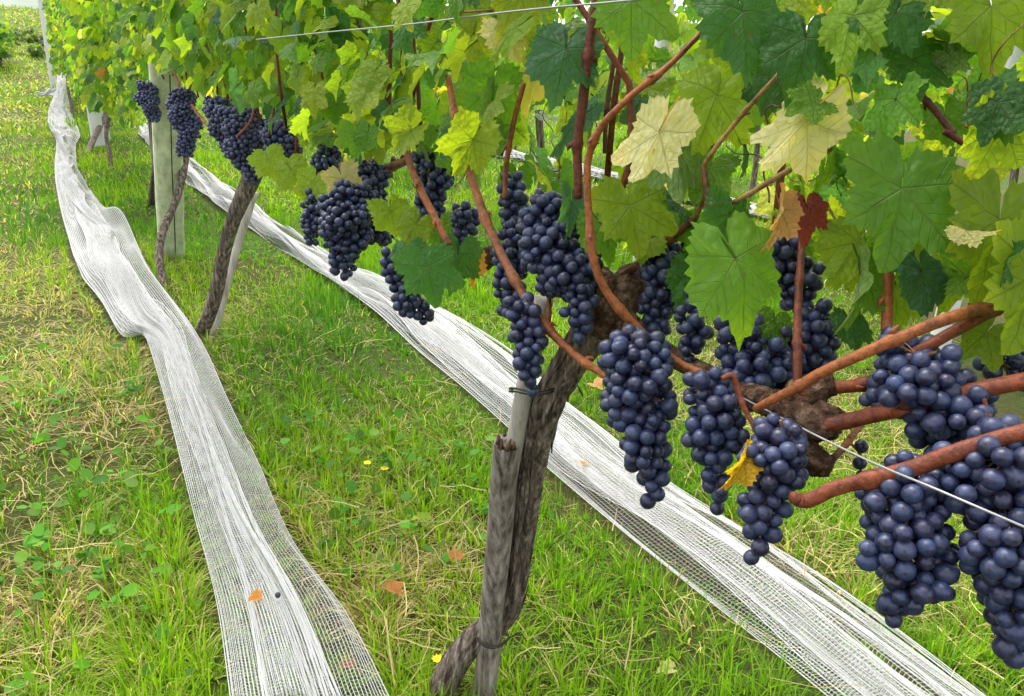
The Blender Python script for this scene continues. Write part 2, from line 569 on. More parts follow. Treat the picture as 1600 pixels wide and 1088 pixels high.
def leaf_shape(seed, n, rings, fold, droop, curl, wave, lob=1.0):
    r_ = np.random.default_rng(seed)
    th = np.linspace(-np.pi, np.pi, n, endpoint=False) + np.pi / n
    a = np.abs(th)
    r = np.interp(a, LOBE_A, LOBE_R)
    r = 0.74 + (r - 0.74) * lob if False else r * lob + (1 - lob) * np.interp(a, [0, 2.6, np.pi], [0.92, 0.7, 0.15])
    tooth = np.where(np.arange(n) % 2 == 0, 1 + 0.075 * r_.uniform(.3, 1.3, n), 1 - 0.055 * r_.uniform(.4, 1.2, n)) if n > 20 else np.ones(n)
    asym = 1 + 0.06 * np.sin(th * 2 + r_.uniform(0, 6)) + 0.05 * np.sin(th * 5 + r_.uniform(0, 6))
    r = r * tooth * asym * (1 + 0.03 * r_.normal(size=n))
    P = [np.array([[0, 0]])]
    for f in rings:
        rr = r if f == 1 else f * (0.75 * r + 0.25 * r.mean())
        P.append(np.stack([np.sin(th) * rr, np.cos(th) * rr], 1))
    P = np.concatenate(P)
    x, y = P[:, 0], P[:, 1]
    rad = np.hypot(x, y); ang = np.arctan2(x, y)
    z = fold * np.abs(x) - droop * np.clip(y, -0.4, 2) ** 2 - curl * rad ** 2
    z = z + wave * rad ** 2 * np.sin(5 * ang + r_.uniform(0, 6)) + 0.5 * wave * np.sin(6 * x + r_.uniform(0, 6)) * np.sin(5 * y + r_.uniform(0, 6))
    if n > 40:      # puckered blade between the veins
        z = z + 0.030 * np.sin(11 * x + 3 * y + r_.uniform(0, 6)) * np.sin(10 * y - 2 * x + r_.uniform(0, 6)) + 0.014 * r_.normal(size=len(x)) * (rad > .3) + 0.05 * wave / 0.08 * rad ** 3 * np.sin(9 * ang + r_.uniform(0, 6))
    V = np.stack([x, y, z], 1)
    T = []; k = np.arange(n); k1 = (k + 1) % n
    # the fan is cut open at the stalk
    keep = k != n - 1
    T.append(np.stack([np.zeros(n, int), 1 + k1, 1 + k], 1)[keep])
    for j in range(len(rings) - 1):
        o0, o1 = 1 + j * n, 1 + (j + 1) * n
        T.append(np.stack([o0 + k, o0 + k1, o1 + k1], 1)[keep]); T.append(np.stack([o0 + k, o1 + k1, o1 + k], 1)[keep])
    T = np.concatenate(T)
    # leaf stalk: a thin three sided tube
    L_ = 0.5; m0 = len(V); w = 0.022
    st = []
    for s, (yy, zz) in enumerate(((0.02, -0.004), (-0.25, -0.05), (-L_, -0.14))):
        for q in range(3):
            an = q * 2.094
            st.append((w * math.cos(an) + 0.04 * s * s, yy, zz + w * math.sin(an)))
    V = np.vstack([V, np.array(st)])
    Q = []
    for s in range(2):
        for q in range(3):
            q1 = (q + 1) % 3
            a0, a1, b0, b1 = m0 + 3 * s + q, m0 + 3 * s + q1, m0 + 3 * s + 3 + q, m0 + 3 * s + 3 + q1
            Q += [(a0, a1, b1), (a0, b1, b0)]
    T = np.vstack([T, np.array(Q)])
    # make sure that blade normals point up (+z)
    a, b, c = V[T[:, 0]], V[T[:, 1]], V[T[:, 2]]
    nz_ = np.cross(b - a, c - a)[:, 2]
    blade = np.arange(len(T)) < len(T) - 12
    flip = blade & (nz_ < 0)
    T[flip] = T[flip][:, [0, 2, 1]]
    uv = V[:, :2] * 0.4 + 0.5
    tint = np.ones((len(V), 3)); tint[m0:] = (0.75, 0.62, 0.6)
    return V, T, uv, tint


SH = [dict(fold=0.16, droop=0.10, curl=0.05, wave=0.05), dict(fold=-0.05, droop=0.22, curl=0.12, wave=0.07),
      dict(fold=0.30, droop=0.18, curl=0.0, wave=0.06), dict(fold=0.08, droop=0.02, curl=0.22, wave=0.09),
      dict(fold=0.45, droop=0.30, curl=0.05, wave=0.08), dict(fold=0.02, droop=0.30, curl=0.02, wave=0.11)]
LOBS = [1.0, 0.85, 1.1, 0.7, 1.0, 0.9]
LOD = {0: [leaf_shape(10 + k, 60, (0.28, 0.52, 0.76, 1.0), lob=LOBS[k], **SH[k]) for k in range(6)],
       1: [leaf_shape(30 + k, 30, (0.5, 1.0), lob=LOBS[k], **SH[k]) for k in range(6)],
       2: [leaf_shape(50 + k, 15, (1.0,), lob=LOBS[k], **SH[k]) for k in range(6)]}
LEAF_ME = {l: [np_mesh('leaf', V, [T], M_LEAF, tint=c, uv=u) for (V, T, u, c) in LOD[l]] for l in (0, 1)}


def frame(tip, nrm):
    y = unit(tip)
    z = np.asarray(nrm, float); z = unit(z - y * z.dot(y))
    x = np.cross(y, z)
    return np.stack([x, y, z], 1)


def put_leaf(parent, pos, tip, nrm, size, col, shape, lod, name='leaf', xs=None):
    o = bpy.data.objects.new(name, LEAF_ME[lod][shape])
    COL.objects.link(o)
    Fm = frame(tip, nrm) * size
    Fm[:, 0] *= xs or random.uniform(0.72, 1.0)
    M = Matrix([[*Fm[0], pos[0]], [*Fm[1], pos[1]], [*Fm[2], pos[2]], [0, 0, 0, 1]])
    if parent is not None:
        o.parent = parent
        M = Matrix.Translation(-Vector(parent.location)) @ M
    o.matrix_local = M
    o.color = (*[float(v) for v in col], 1)
    return o


def leaf_mass(name, leaves, lod, parent=None, mat=None):
    """Join many leaves into one mesh."""
    Vs, Ts, Us, Cs = [], [], [], []
    n = 0
    for (pos, tip, nrm, size, col, shape) in leaves:
        V, T, u, c = LOD[lod][shape]
        Vs.append(V @ (frame(tip, nrm) * size).T + pos)
        Ts.append(T + n); Us.append(u); Cs.append(c * col)
        n += len(V)
    V = np.concatenate(Vs)
    if parent is not None:
        V = V - np.array(parent.location)
    me = np_mesh(name, V, [np.concatenate(Ts)], mat or M_LEAF, tint=np.concatenate(Cs), uv=np.concatenate(Us))
    o = link(name, me, parent)
    o['kind'] = 'stuff'
    return o


def leaf_colour(u, w):
    """u random 0..1, w slow drift -1..1 (higher = yellower; also carries the painted lit look of the low fringe)."""
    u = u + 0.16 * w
    if u < 0.13: c = GREEN_D
    elif u < 0.20: c = GREEN_B
    elif u < 0.56: c = GREEN_M
    elif u < 0.985: c = GREEN_Y
    elif u < 1.02: c = YELLOW
    elif u < 1.05: c = CREAM
    elif u < 1.085: c = BROWN
    else: c = GREEN_Y
    return c * random.uniform(0.8, 1.25) * np.array([random.uniform(0.88, 1.15), 1, random.uniform(0.85, 1.2)])


# the lower edge of the leaf curtain as it hangs along the row
FRINGE = np.array([(40, 110), (110, 150), (150, 188), (205, 205), (214, 128), (270, 112), (300, 140), (330, 150), (420, 190), (470, 235),
                   (520, 262), (560, 250), (620, 240), (700, 285), (760, 300), (830, 300), (900, 350), (960, 405), (1050, 400),
                   (1150, 430), (1250, 450), (1350, 470), (1450, 470), (1520, 490), (1600, 530), (2200, 800)], float)


def hedge(ya, yb, per_m, xc, zlo, ztop, fringe=True, spread=0.16, size=(0.030, 0.060), front=-0.14):
    n = int((yb - ya) * per_m)
    res = []
    for _ in range(n):
        y = random.uniform(ya, yb)
        u = random.random() ** 1.3
        z = zlo + (ztop - zlo) * u
        off = random.gauss(0, spread)
        off = abs(off - front) + front if off < front else off
        off = max(front, min(0.42, off))
        g = float(hz(xc, y))
        pos = np.array([xc + off, y, g + z])
        s = -1 if off < random.gauss(0.10, 0.10) else 1
        nrm = unit(np.array([s * 0.7 + random.gauss(0, .25), -0.15 + random.gauss(0, 0.55), 0.5 + random.gauss(0, 0.45)]))
        tip = unit(np.array([s * random.uniform(0.1, 0.7), random.gauss(0, 0.5), -0.8 + random.gauss(0, 0.3)]))
        size_ = random.uniform(*size)
        if abs(tip.dot(nrm)) > 0.93: continue
        w = math.sin(1.7 * y + 2.1 * z) * 0.5 + 0.5 * math.sin(4.1 * y - 3 * z + 1) - 0.5 * (z - 1.0)  # slow drift, plus yellower low leaves: a lit fringe put into the colour
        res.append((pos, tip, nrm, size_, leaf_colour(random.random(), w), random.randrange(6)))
    if not res: return res, np.zeros(0)
    P = np.array([r[0] for r in res]); T = np.array([r[0] + r[1] * r[3] for r in res])
    px, py, d = project(P); tx, ty, _ = project(T)
    ok = d > 0.42
    if fringe:
        b = np.interp(px, FRINGE[:, 0], FRINGE[:, 1]); bt = np.interp(tx, FRINGE[:, 0], FRINGE[:, 1])
        sz = np.array([r[3] for r in res]) * F0 / np.maximum(d, 0.05)
        ok &= (py + 0.22 * sz < b) & (ty - 0.15 * sz < bt + 6) | (d < 0)
        ok &= d > 0.42
    inview = (px > -60) & (px < 1660) & (py > -60) & (py < 1150)
    keep = [i for i in range(len(res)) if ok[i]]
    score = np.array([res[i][3] / d[i] if inview[i] else 0.0 for i in keep])
    return [res[i] for i in keep], score


CANE_COLS = {'red': (0.150, 0.036, 0.014), 'orange': (0.225, 0.070, 0.020), 'tan': (0.27, 0.16, 0.06), 'dark': (0.12, 0.034, 0.022), 'brown': (0.15, 0.065, 0.035)}


def cane(parent, pts, rad, col, seed=0, n=None, name='cane', nodes=True):
    P = smooth_path(pts, n or max(14, 9 * len(pts)))
    length = np.linalg.norm(np.diff(P, axis=0), axis=1).sum()
    k = max(1, int(length / 0.075))
    knots = [((i + 0.6) / (k + 0.2), 0.34) for i in range(k)] if nodes else None
    if nodes: P = smooth_path(pts, max(len(P), 14 * k))
    r_ = np.random.default_rng(seed + 5)
    wob = np.cumsum(r_.normal(size=P.shape), 0); wob -= np.linspace(0, 1, len(P))[:, None] * wob[-1]
    P = P + wob * np.mean(rad) * 0.03
    b = Bag()
    rad = np.asarray(rad) * (0.92 if np.mean(rad) > .0043 else 0.8)
    tube(b, P, rad, 12, 0.05, seed, knots=knots)
    if nodes:                                  # a bud and a scar at each node
        rm = float(np.mean(rad))
        for i, (kt, _) in enumerate(knots):
            j = min(len(P) - 2, max(1, int(kt * (len(P) - 1))))
            tdir = unit(P[j + 1] - P[j - 1]); sd = unit(np.cross(tdir, r_.normal(size=3)))
            q = P[j] + sd * rm * 0.8
            tube(b, np.array([q, q + sd * rm * 0.9 + tdir * rm * .6, q + sd * rm * 1.3 + tdir * rm * 1.7]), [rm * .62, rm * .5, rm * .08], 7)
    org = np.array(parent.location) if parent is not None else P[0]
    o = link(name, b.mesh(name, M_CANE, org), parent)
    o.color = (*CANE_COLS[col], 1)
    return o


# ------------------------------------------------------------------ the foreground grapevine
vineA_base = G(722, 1075)
vineA_base[2] = float(hz(vineA_base[0], vineA_base[1])) - 0.02
vine = empty('grapevine', vineA_base, 'thick leaning grapevine tied to a broken grey stake, red canes fanning from its arm', 'grapevine', 'grapevines along the near row')

TA = [vineA_base + np.array([-0.045, -0.02, 0.0]), D(700, 1060, 1.36), D(735, 1005, 1.33), D(792, 950, 1.27), D(815, 860, 1.19), D(832, 740, 1.08), D(852, 640, 0.99), D(895, 560, 0.93), D(940, 500, 0.90), D(965, 455, 0.90)]
b = Bag()
tube(b, smooth_path(TA, 110), [0.028, 0.026, 0.022, 0.020, 0.019, 0.0185, 0.018, 0.018, 0.025, 0.020], 52, 0.10, 3)
o = link('trunk', b.mesh('trunk', M_BARK, vineA_base), vine)
for pts, rad, sd in (([D(935, 520, 0.90), D(955, 480, 0.89), D(978, 455, 0.9), D(985, 425, 0.92)], [0.026, 0.032, 0.026, 0.014], 4),
                     ([D(930, 500, 0.91), D(940, 455, 0.93), D(935, 425, 0.95)], [0.024, 0.022, 0.012], 5)):
    b = Bag(); tube(b, smooth_path(pts, 40), rad, 24, 0.11, sd)
    link('spur', b.mesh('spur', M_SPUR, vineA_base), vine)
# right arm of old wood with its gnarled spurs
for pts, rad, sd, nm in (
        ([D(960, 490, 0.90), D(1030, 545, 0.82), D(1120, 595, 0.72), D(1200, 630, 0.64), D(1270, 655, 0.60), D(1310, 664, 0.585)], [0.020, 0.011, 0.010, 0.012, 0.0165, 0.011], 6, 'arm'),
        ([D(1235, 655, 0.615), D(1255, 622, 0.61), D(1280, 605, 0.605), D(1305, 600, 0.60)], [0.013, 0.0145, 0.012, 0.008], 7, 'spur'),
        ([D(1220, 660, 0.625), D(1235, 690, 0.62), D(1265, 715, 0.60), D(1300, 728, 0.59)], [0.012, 0.014, 0.013, 0.008], 8, 'spur'),
        ([D(950, 470, 0.93), D(900, 440, 1.0), D(850, 415, 1.1), D(790, 395, 1.22), D(740, 412, 1.32), D(725, 425, 1.36)], [0.020, 0.013, 0.012, 0.013, 0.022, 0.012], 9, 'arm')):
    b = Bag(); tube(b, smooth_path(pts, 60), rad, 26, 0.14, sd)
    link(nm, b.mesh(nm, M_SPUR, vineA_base), vine)

# shaggy strips of old bark
TP = smooth_path(TA, 160); TRd = interp_vals([0.028, 0.026, 0.022, 0.020, 0.019, 0.0185, 0.018, 0.018, 0.025, 0.020], 160)
for k in range(34):
    i0 = random.randrange(22, 120); ln = random.randrange(14, 40); i1 = min(158, i0 + ln)
    a0 = random.uniform(-1.7, 1.7); da = random.uniform(-.5, .5)
    pts = []
    for j, i in enumerate(range(i0, i1, 3)):
        tdir = unit(TP[min(159, i + 1)] - TP[i - 1]); fr = unit(C2W[:, 2] - tdir * C2W[:, 2].dot(tdir)); sd = np.cross(tdir, fr)
        a = a0 + da * j / 10 + .06 * math.sin(j * 1.3 + k)
        lift_ = 1.02 + (0.30 * random.random() if i > i1 - 5 or i < i0 + 3 else random.uniform(0, .05))
        pts.append(TP[i] + (fr * math.cos(a) + sd * math.sin(a)) * TRd[i] * lift_)
    if len(pts) < 4: continue
    bg_ = Bag(); tube(bg_, smooth_path(pts, 22), [.0008, .0026, .0030, .0022, .0007], 6, .2, k)
    link('bark_strip', bg_.mesh('bark_strip', M_BARK, vineA_base), vine)

# canes: (pixel, depth) chains
CANES = [
    ([(1238, 778, .52), (1262, 782, .52), (1310, 762, .51), (1420, 733, .49), (1500, 703, .475), (1610, 672, .46)], [.0048, .0055, .0056, .0058, .0058, .0058], 'red'),
    ([(1290, 664, .585), (1340, 656, .57), (1400, 642, .55), (1500, 616, .53), (1610, 592, .515)], [.0075, .0066, .0068, .0066, .0062], 'red'),
    ([(1180, 640, .61), (1240, 606, .585), (1300, 575, .565), (1400, 530, .54), (1480, 498, .535), (1545, 478, .56), (1610, 455, .60)], [.0035, .0042, .0044, .0046, .0050, .0055], 'orange'),
    ([(1290, 606, .605), (1350, 600, .585), (1400, 572, .565), (1450, 540, .55), (1550, 486, .565), (1615, 462, .61)], [.0060, .0052, .0046, .0044, .0040], 'red'),
    ([(934, -20, .72), (920, 80, .74), (910, 160, .76), (903, 230, .78), (904, 310, .80)], [.0052, .0054, .0056, .0052, .0048], 'dark'),
    ([(1190, -30, .68), (1140, 10, .665), (1095, 50, .65), (1040, 105, .65), (985, 150, .66), (940, 196, .68), (919, 250, .70), (920, 330, .71), (926, 400, .715), (945, 450, .72), (985, 500, .72), (1050, 560, .715), (1110, 592, .70), (1150, 612, .68)],
     [.0026, .0028, .003, .0034, .0038, .0042, .0044, .0050, .0050, .0048, .0048, .0036], 'orange'),
    ([(700, 120, 1.0), (718, 205, .98), (735, 270, .97), (760, 345, .94), (800, 430, .89), (845, 500, .85), (900, 556, .82), (950, 590, .80)], [.0045, .0050, .0056, .0056, .0052, .0048, .0042], 'orange'),
    ([(628, 170, 1.2), (638, 245, 1.16), (655, 290, 1.14), (680, 340, 1.12), (702, 385, 1.10)], [.0052, .0058, .0062, .0058], 'orange'),
    ([(818, 130, .85), (800, 200, .86), (790, 260, .87), (788, 310, .88)], [.0036, .0038, .0038, .003], 'orange'),
    ([(1394, 375, .61), (1388, 440, .60), (1386, 500, .60), (1386, 560, .595)], [.0044, .0046, .0046], 'orange'),
    ([(1256, 350, .70), (1250, 430, .66), (1246, 495, .63), (1245, 540, .615), (1246, 600, .61)], [.0040, .0042, .0044], 'red'),
    ([(970, 432, .90), (1010, 405, .86), (1050, 372, .82), (1085, 342, .79)], [.0052, .0056, .0050, .0040], 'brown'),
    ([(1085, 342, .79), (1102, 300, .77), (1100, 262, .75), (1112, 238, .73), (1150, 190, .71), (1190, 145, .69), (1250, 80, .69)], [.0036, .0034, .003, .0028, .0028, .0026], 'tan'),
    ([(1098, 255, .75), (1104, 300, .75), (1107, 345, .75), (1109, 368, .75)], [.0024, .0044, .0036, .0008], 'brown'),
    ([(1120, 330, .70), (1175, 300, .68), (1230, 268, .66), (1300, 232, .64)], [.0024, .003, .0032, .0026], 'tan'),
    ([(1128, 592, .60), (1146, 588, .60), (1160, 630, .60), (1178, 665, .595), (1186, 682, .59)], [.0026, .0030, .0028, .0024, .0018], 'red'),
    ([(858, 455, .88), (858, 490, .87), (856, 512, .87)], [.0034, .0034, .003], 'orange'),
    ([(1475, 205, .60), (1530, 232, .60), (1588, 240, .60)], [.0032, .0036, .0034], 'dark'),
    ([(1395, 110, .62), (1450, 160, .61), (1490, 210, .6)], [.003, .0034, .0034], 'dark'),
    ([(1535, 618, .52), (1545, 650, .515), (1556, 672, .51)], [.0022, .0016, .0014], 'red'),
    ([(1298, 722, .60), (1325, 690, .63), (1345, 665, .65)], [.0034, .0036, .0034], 'orange'),
    ([(960, 90, .86), (948, 170, .87), (945, 240, .88)], [.0030, .0034, .003], 'dark'),
    ([(1450, 800, .50), (1460, 760, .50), (1455, 735, .50)], [.0014, .0016, .0016], 'tan'),
    ([(1570, 130, .66), (1600, 175, .65), (1640, 230, .64)], [.0026, .0028, .0028], 'red'),
    ([(700, 20, .95), (740, 18, .93), (800, 14, .9), (850, 8, .88)], [.0016, .0017, .0018, .0018], 'tan'),
]
for k, (ch, rad, col) in enumerate(CANES):
    cane(vine, [D(*c) for c in ch], rad, col, k)

# hand-placed leaves: (stalk px, py), (tip px, py), depth, tilt of the normal (right, up), colour, shape, 'b' shows its underside
HERO = [
    ((1408, 296), (1392, 428), .555, (0.1, 0.35), GREEN_M * 0.72 + GREEN_D * 0.3, 0, 0),
    ((1150, 404), (1188, 520), .60, (0.25, 0.4), GREEN_M * 1.15, 1, 0),
    ((1030, 205), (985, 300), .64, (-0.3, 0.2), CREAM, 0, 1),
    ((1262, 185), (1185, 278), .60, (-0.4, 0.1), CREAM * 1.05, 2, 1),
    ((1440, 425), (1452, 498), .585, (0.35, 0.3), GREEN_B, 5, 0),
    ((1345, 428), (1336, 522), .60, (0.9, 0.1), GREEN_M, 4, 0),
    ((1560, 345), (1540, 478), .55, (0.2, 0.2), GREEN_Y * 0.8, 0, 0),
    ((1548, 12), (1560, 120), .57, (0.0, 0.2), GREEN_Y, 0, 0),
    ((1160, 20), (1175, 120), .62, (0.2, 0.3), GREEN_D * 1.1, 3, 0),
    ((885, 76), (868, 150), .74, (0.1, 0.5), GREEN_B, 1, 0),
    ((985, 0), (992, 92), .68, (0.2, 0.1), GREEN_M * 1.1, 0, 0),
    ((790, 48), (812, 92), .86, (0.1, 0.5), CREAM * 0.95, 3, 0),
    ((668, 418), (684, 482), 1.06, (0.1, 0.4), GREEN_D * 1.3, 0, 0),
    ((716, 398), (708, 452), 1.12, (0.2, 0.3), GREEN_D * 1.2, 1, 0),
    ((640, 398), (648, 440), 1.10, (-0.2, 0.3), GREEN_D * 1.3, 3, 0),
    ((1218, 330), (1208, 392), .60, (0.8, 0.1), BROWN * np.array([1.6, 2.0, 2.6]), 4, 0),
    ((1262, 325), (1266, 372), .62, (0.1, 0.3), RED, 1, 0),
    ((1162, 722), (1135, 768), .555, (0.6, 0.3), YELLOW * np.array([1.1, .75, .3]), 4, 0),
    ((735, 405), (742, 450), 1.16, (0.7, 0.1), BROWN * 2.0, 4, 0),
    ((940, 350), (962, 402), .80, (0.2, 0.4), GREEN_M * 1.2, 1, 0),
    ((893, 318), (890, 372), .82, (0.3, 0.3), GREEN_B * 1.2, 4, 0),
    ((1425, 92), (1440, 160), .60, (0.1, 0.4), GREEN_D, 0, 0),
    ((1260, 60), (1250, 140), .61, (0.1, 0.4), GREEN_D, 1, 0),
    ((1330, 505), (1342, 548), .63, (0.2, 0.4), GREEN_D, 3, 0),
    ((1620, 430), (1590, 560), .53, (0.2, 0.1), GREEN_Y * 1.1, 0, 0),
    ((1140, 335), (1118, 388), .68, (0.4, 0.3), GREEN_D * 1.2, 5, 0),
    ((985, 322), (1005, 405), .77, (0.1, 0.3), GREEN_Y * 0.9, 0, 0),
    ((1060, 235), (1055, 330), .76, (0.1, 0.2), GREEN_M, 0, 1),
    ((1120, 150), (1090, 230), .74, (-0.1, 0.2), GREEN_Y, 3, 0),
    ((1270, 160), (1230, 175), .60, (0.0, 0.5), GREEN_M * 0.9, 0, 0),
    ((1510, 360), (1560, 372), .53, (0.3, 0.6), CREAM, 4, 1),
    ((1400, 20), (1360, 75), .585, (0.0, 0.4), GREEN_D * 1.2, 1, 0),
    ((490, 285), (476, 322), 1.45, (0.0, 0.4), GREEN_Y, 0, 0),
    ((535, 280), (548, 318), 1.36, (0.1, 0.3), CREAM * 0.8, 2, 0),
    ((1210, 505), (1200, 545), .68, (0.1, 0.3), GREEN_M * 1.2, 1, 0),
    ((1340, 380), (1300, 440), .63, (-0.2, 0.3), GREEN_Y, 3, 0),
    ((1500, 420), (1490, 480), .60, (0.1, 0.1), GREEN_Y * 1.1, 1, 0),
    ((1400, 445), (1405, 520), .64, (0.1, 0.2), GREEN_Y, 5, 0),
    ((960, 500), (965, 540), .95, (0.0, 0.3), GREEN_Y, 0, 0),
    ((1180, 620), (1165, 640), .74, (0.2, 0.4), GREEN_Y, 1, 0),
    ((1540, 520), (1500, 560), .58, (0.1, 0.3), GREEN_Y * .8, 0, 0),
    ((1085, 430), (1060, 480), .80, (0.2, 0.4), GREEN_D * 1.4, 3, 0),
    ((420, 250), (436, 285), 1.75, (0.0, 0.3), GREEN_Y, 0, 0),
    ((455, 265), (470, 300), 1.6, (0.1, 0.3), GREEN_Y * .9, 1, 0),
    ((610, 330), (620, 372), 1.25, (0.1, 0.3), GREEN_Y, 5, 0),
    ((690, 355), (700, 392), 1.20, (0.0, 0.3), GREEN_M, 0, 0),
    ((650, 350), (630, 385), 1.12, (0.1, 0.4), GREEN_Y * .8, 3, 0),
]
CAMR, CAMU, CAMB = C2W[:, 0], C2W[:, 1], C2W[:, 2]
for (a, tp, dep, (nr, nu), col, shp, back) in HERO:
    A_, T_ = D(*a, dep), D(*tp, dep - 0.01)
    ln = np.linalg.norm(T_ - A_)
    nrm = unit(CAMB + CAMR * nr + CAMU * nu)
    tipv = unit(T_ - A_)
    if back:
        nrm = -nrm
    put_leaf(vine, A_, tipv, nrm, ln * 1.02, col, shp, 0, xs=0.58 if back else (0.5 if shp == 4 else 0.9))

# tendrils and thin side twigs
for k in range(24):
    px, py = random.uniform(560, 1600), random.uniform(40, 470)
    if py > np.interp(px, FRINGE[:, 0], FRINGE[:, 1]) + 20: continue
    d0 = R(px, py, random.uniform(.09, .20)); a = random.uniform(0, 6.28)
    dirv = unit(np.array([random.gauss(0, .3), math.cos(a), math.sin(a)])); L_ = random.uniform(.05, .13)
    pts = [d0]; up_ = unit(np.cross(dirv, [1, 0, 0]))
    for j in range(1, 7):
        pts.append(d0 + dirv * L_ * j / 6 + up_ * .012 * math.sin(j * 1.1 + k) * j / 3 + np.array([random.gauss(0, .004), 0, 0]))
    if project(np.array(pts))[2].min() < .46: continue
    bb_ = Bag(); tube(bb_, smooth_path(pts, 26), [.0010, .0009, .0005], 6)
    o = link('tendril', bb_.mesh('tendril', M_CANE, vineA_base), vine); o.color = (*CANE_COLS[random.choice(['tan', 'brown', 'tan', 'brown', 'orange'])], 1)



def shoots(parent, ya, yb, xc, per_m, zlo=0.78, ztop=1.75, name='shoot', fringe=True):
    b = Bag(); n = int((yb - ya) * per_m)
    for k in range(n):
        y = random.uniform(ya, yb); x = xc + random.gauss(0, 0.05); g = float(hz(xc, y))
        pts = []
        z0 = zlo + random.uniform(0, 0.1)
        for j, z in enumerate(np.linspace(z0, ztop + random.uniform(-.2, .1), 5)):
            pts.append((x, y, g + z)); x += random.gauss(0, 0.06); y += random.gauss(0, 0.06)
        P = smooth_path(pts, 12)
        px, py, d = project(P)
        if d.min() < 0.5: continue
        if fringe:
            bb = np.interp(px, FRINGE[:, 0], FRINGE[:, 1])
            P = P[py < bb + 12]
            if len(P) < 4: continue
        tube(b, P, [0.0042, 0.0026, 0.0015], 5)
    if b.n:
        o = link(name, b.mesh(name, M_CANE, parent.location), parent)
        o['kind'] = 'stuff'; o.color = (*CANE_COLS['red'], 1)


def dress(vine_o, ya, yb, per_m, n_single, xc=XR, zlo=0.70, ztop=1.95, lod_single=(45, 0), lod_mass=1, spread=0.15, size=(0.030, 0.060), front=-0.14):
    """Clothe one vine in leaves: those that show largest singly, the rest as one part."""
    lv, score = hedge(ya, yb, per_m, xc, zlo, ztop, spread=spread, size=size, front=front)
    order = np.argsort(-score)
    mass = []
    for r, i in enumerate(order):
        if r < n_single and score[i] * F0 > 4:
            pos, tip, nrm, s, col, shp = lv[i]
            put_leaf(vine_o, pos, tip, nrm, s, col, shp, 0 if score[i] * F0 * 1.5 > lod_single[0] else 1)
        else:
            mass.append(lv[i])
    if mass:
        leaf_mass('foliage', mass, lod_mass, vine_o)


shoots(vine, 0.0, 1.75, XR + 0.03, 9)
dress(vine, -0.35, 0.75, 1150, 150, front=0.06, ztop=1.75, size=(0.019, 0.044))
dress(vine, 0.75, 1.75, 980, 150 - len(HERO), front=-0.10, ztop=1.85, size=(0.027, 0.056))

# ------------------------------------------------------------------ the other vines of the near row
FAR = [  # base px, head px, head offset, y range, label
    ((308, 528), (398, 262), 0.10, (1.75, 3.35), [((350, 400), 0.0)], 'grapevine with a straight dark slanting trunk and a thin pale stake behind it', 300),
    ((255, 450), (292, 212), 0.08, (3.35, 4.75), [((262, 370), 0.0)], 'thin crooked grapevine just before the pale green post', 300),
    ((238, 318), (250, 200), 0.06, (4.75, 7.0), [], 'grapevine whose dark trunk stands just behind the pale green post', 300),
    ((135, 242), (170, 165), 0.06, (7.0, 9.6), [], 'grapevine with its trunk leaning right before a short white post', 300),
    ((172, 262), (188, 200), 0.03, None, [], 'slim grey vine stem in the grass under dark low leaves', 0),
    ((112, 192), (128, 150), 0.03, (9.6, 13.0), [], 'grapevine near the far end with its stem low over the net', 300),
    ((104, 168), (118, 140), 0.03, (13.0, 16.4), [], 'next to last grapevine of the near row', 240),
    (None, None, 0, (16.4, 20.0), [], 'last grapevine at the far end of the near row', 200),
]
VINES = [vine]
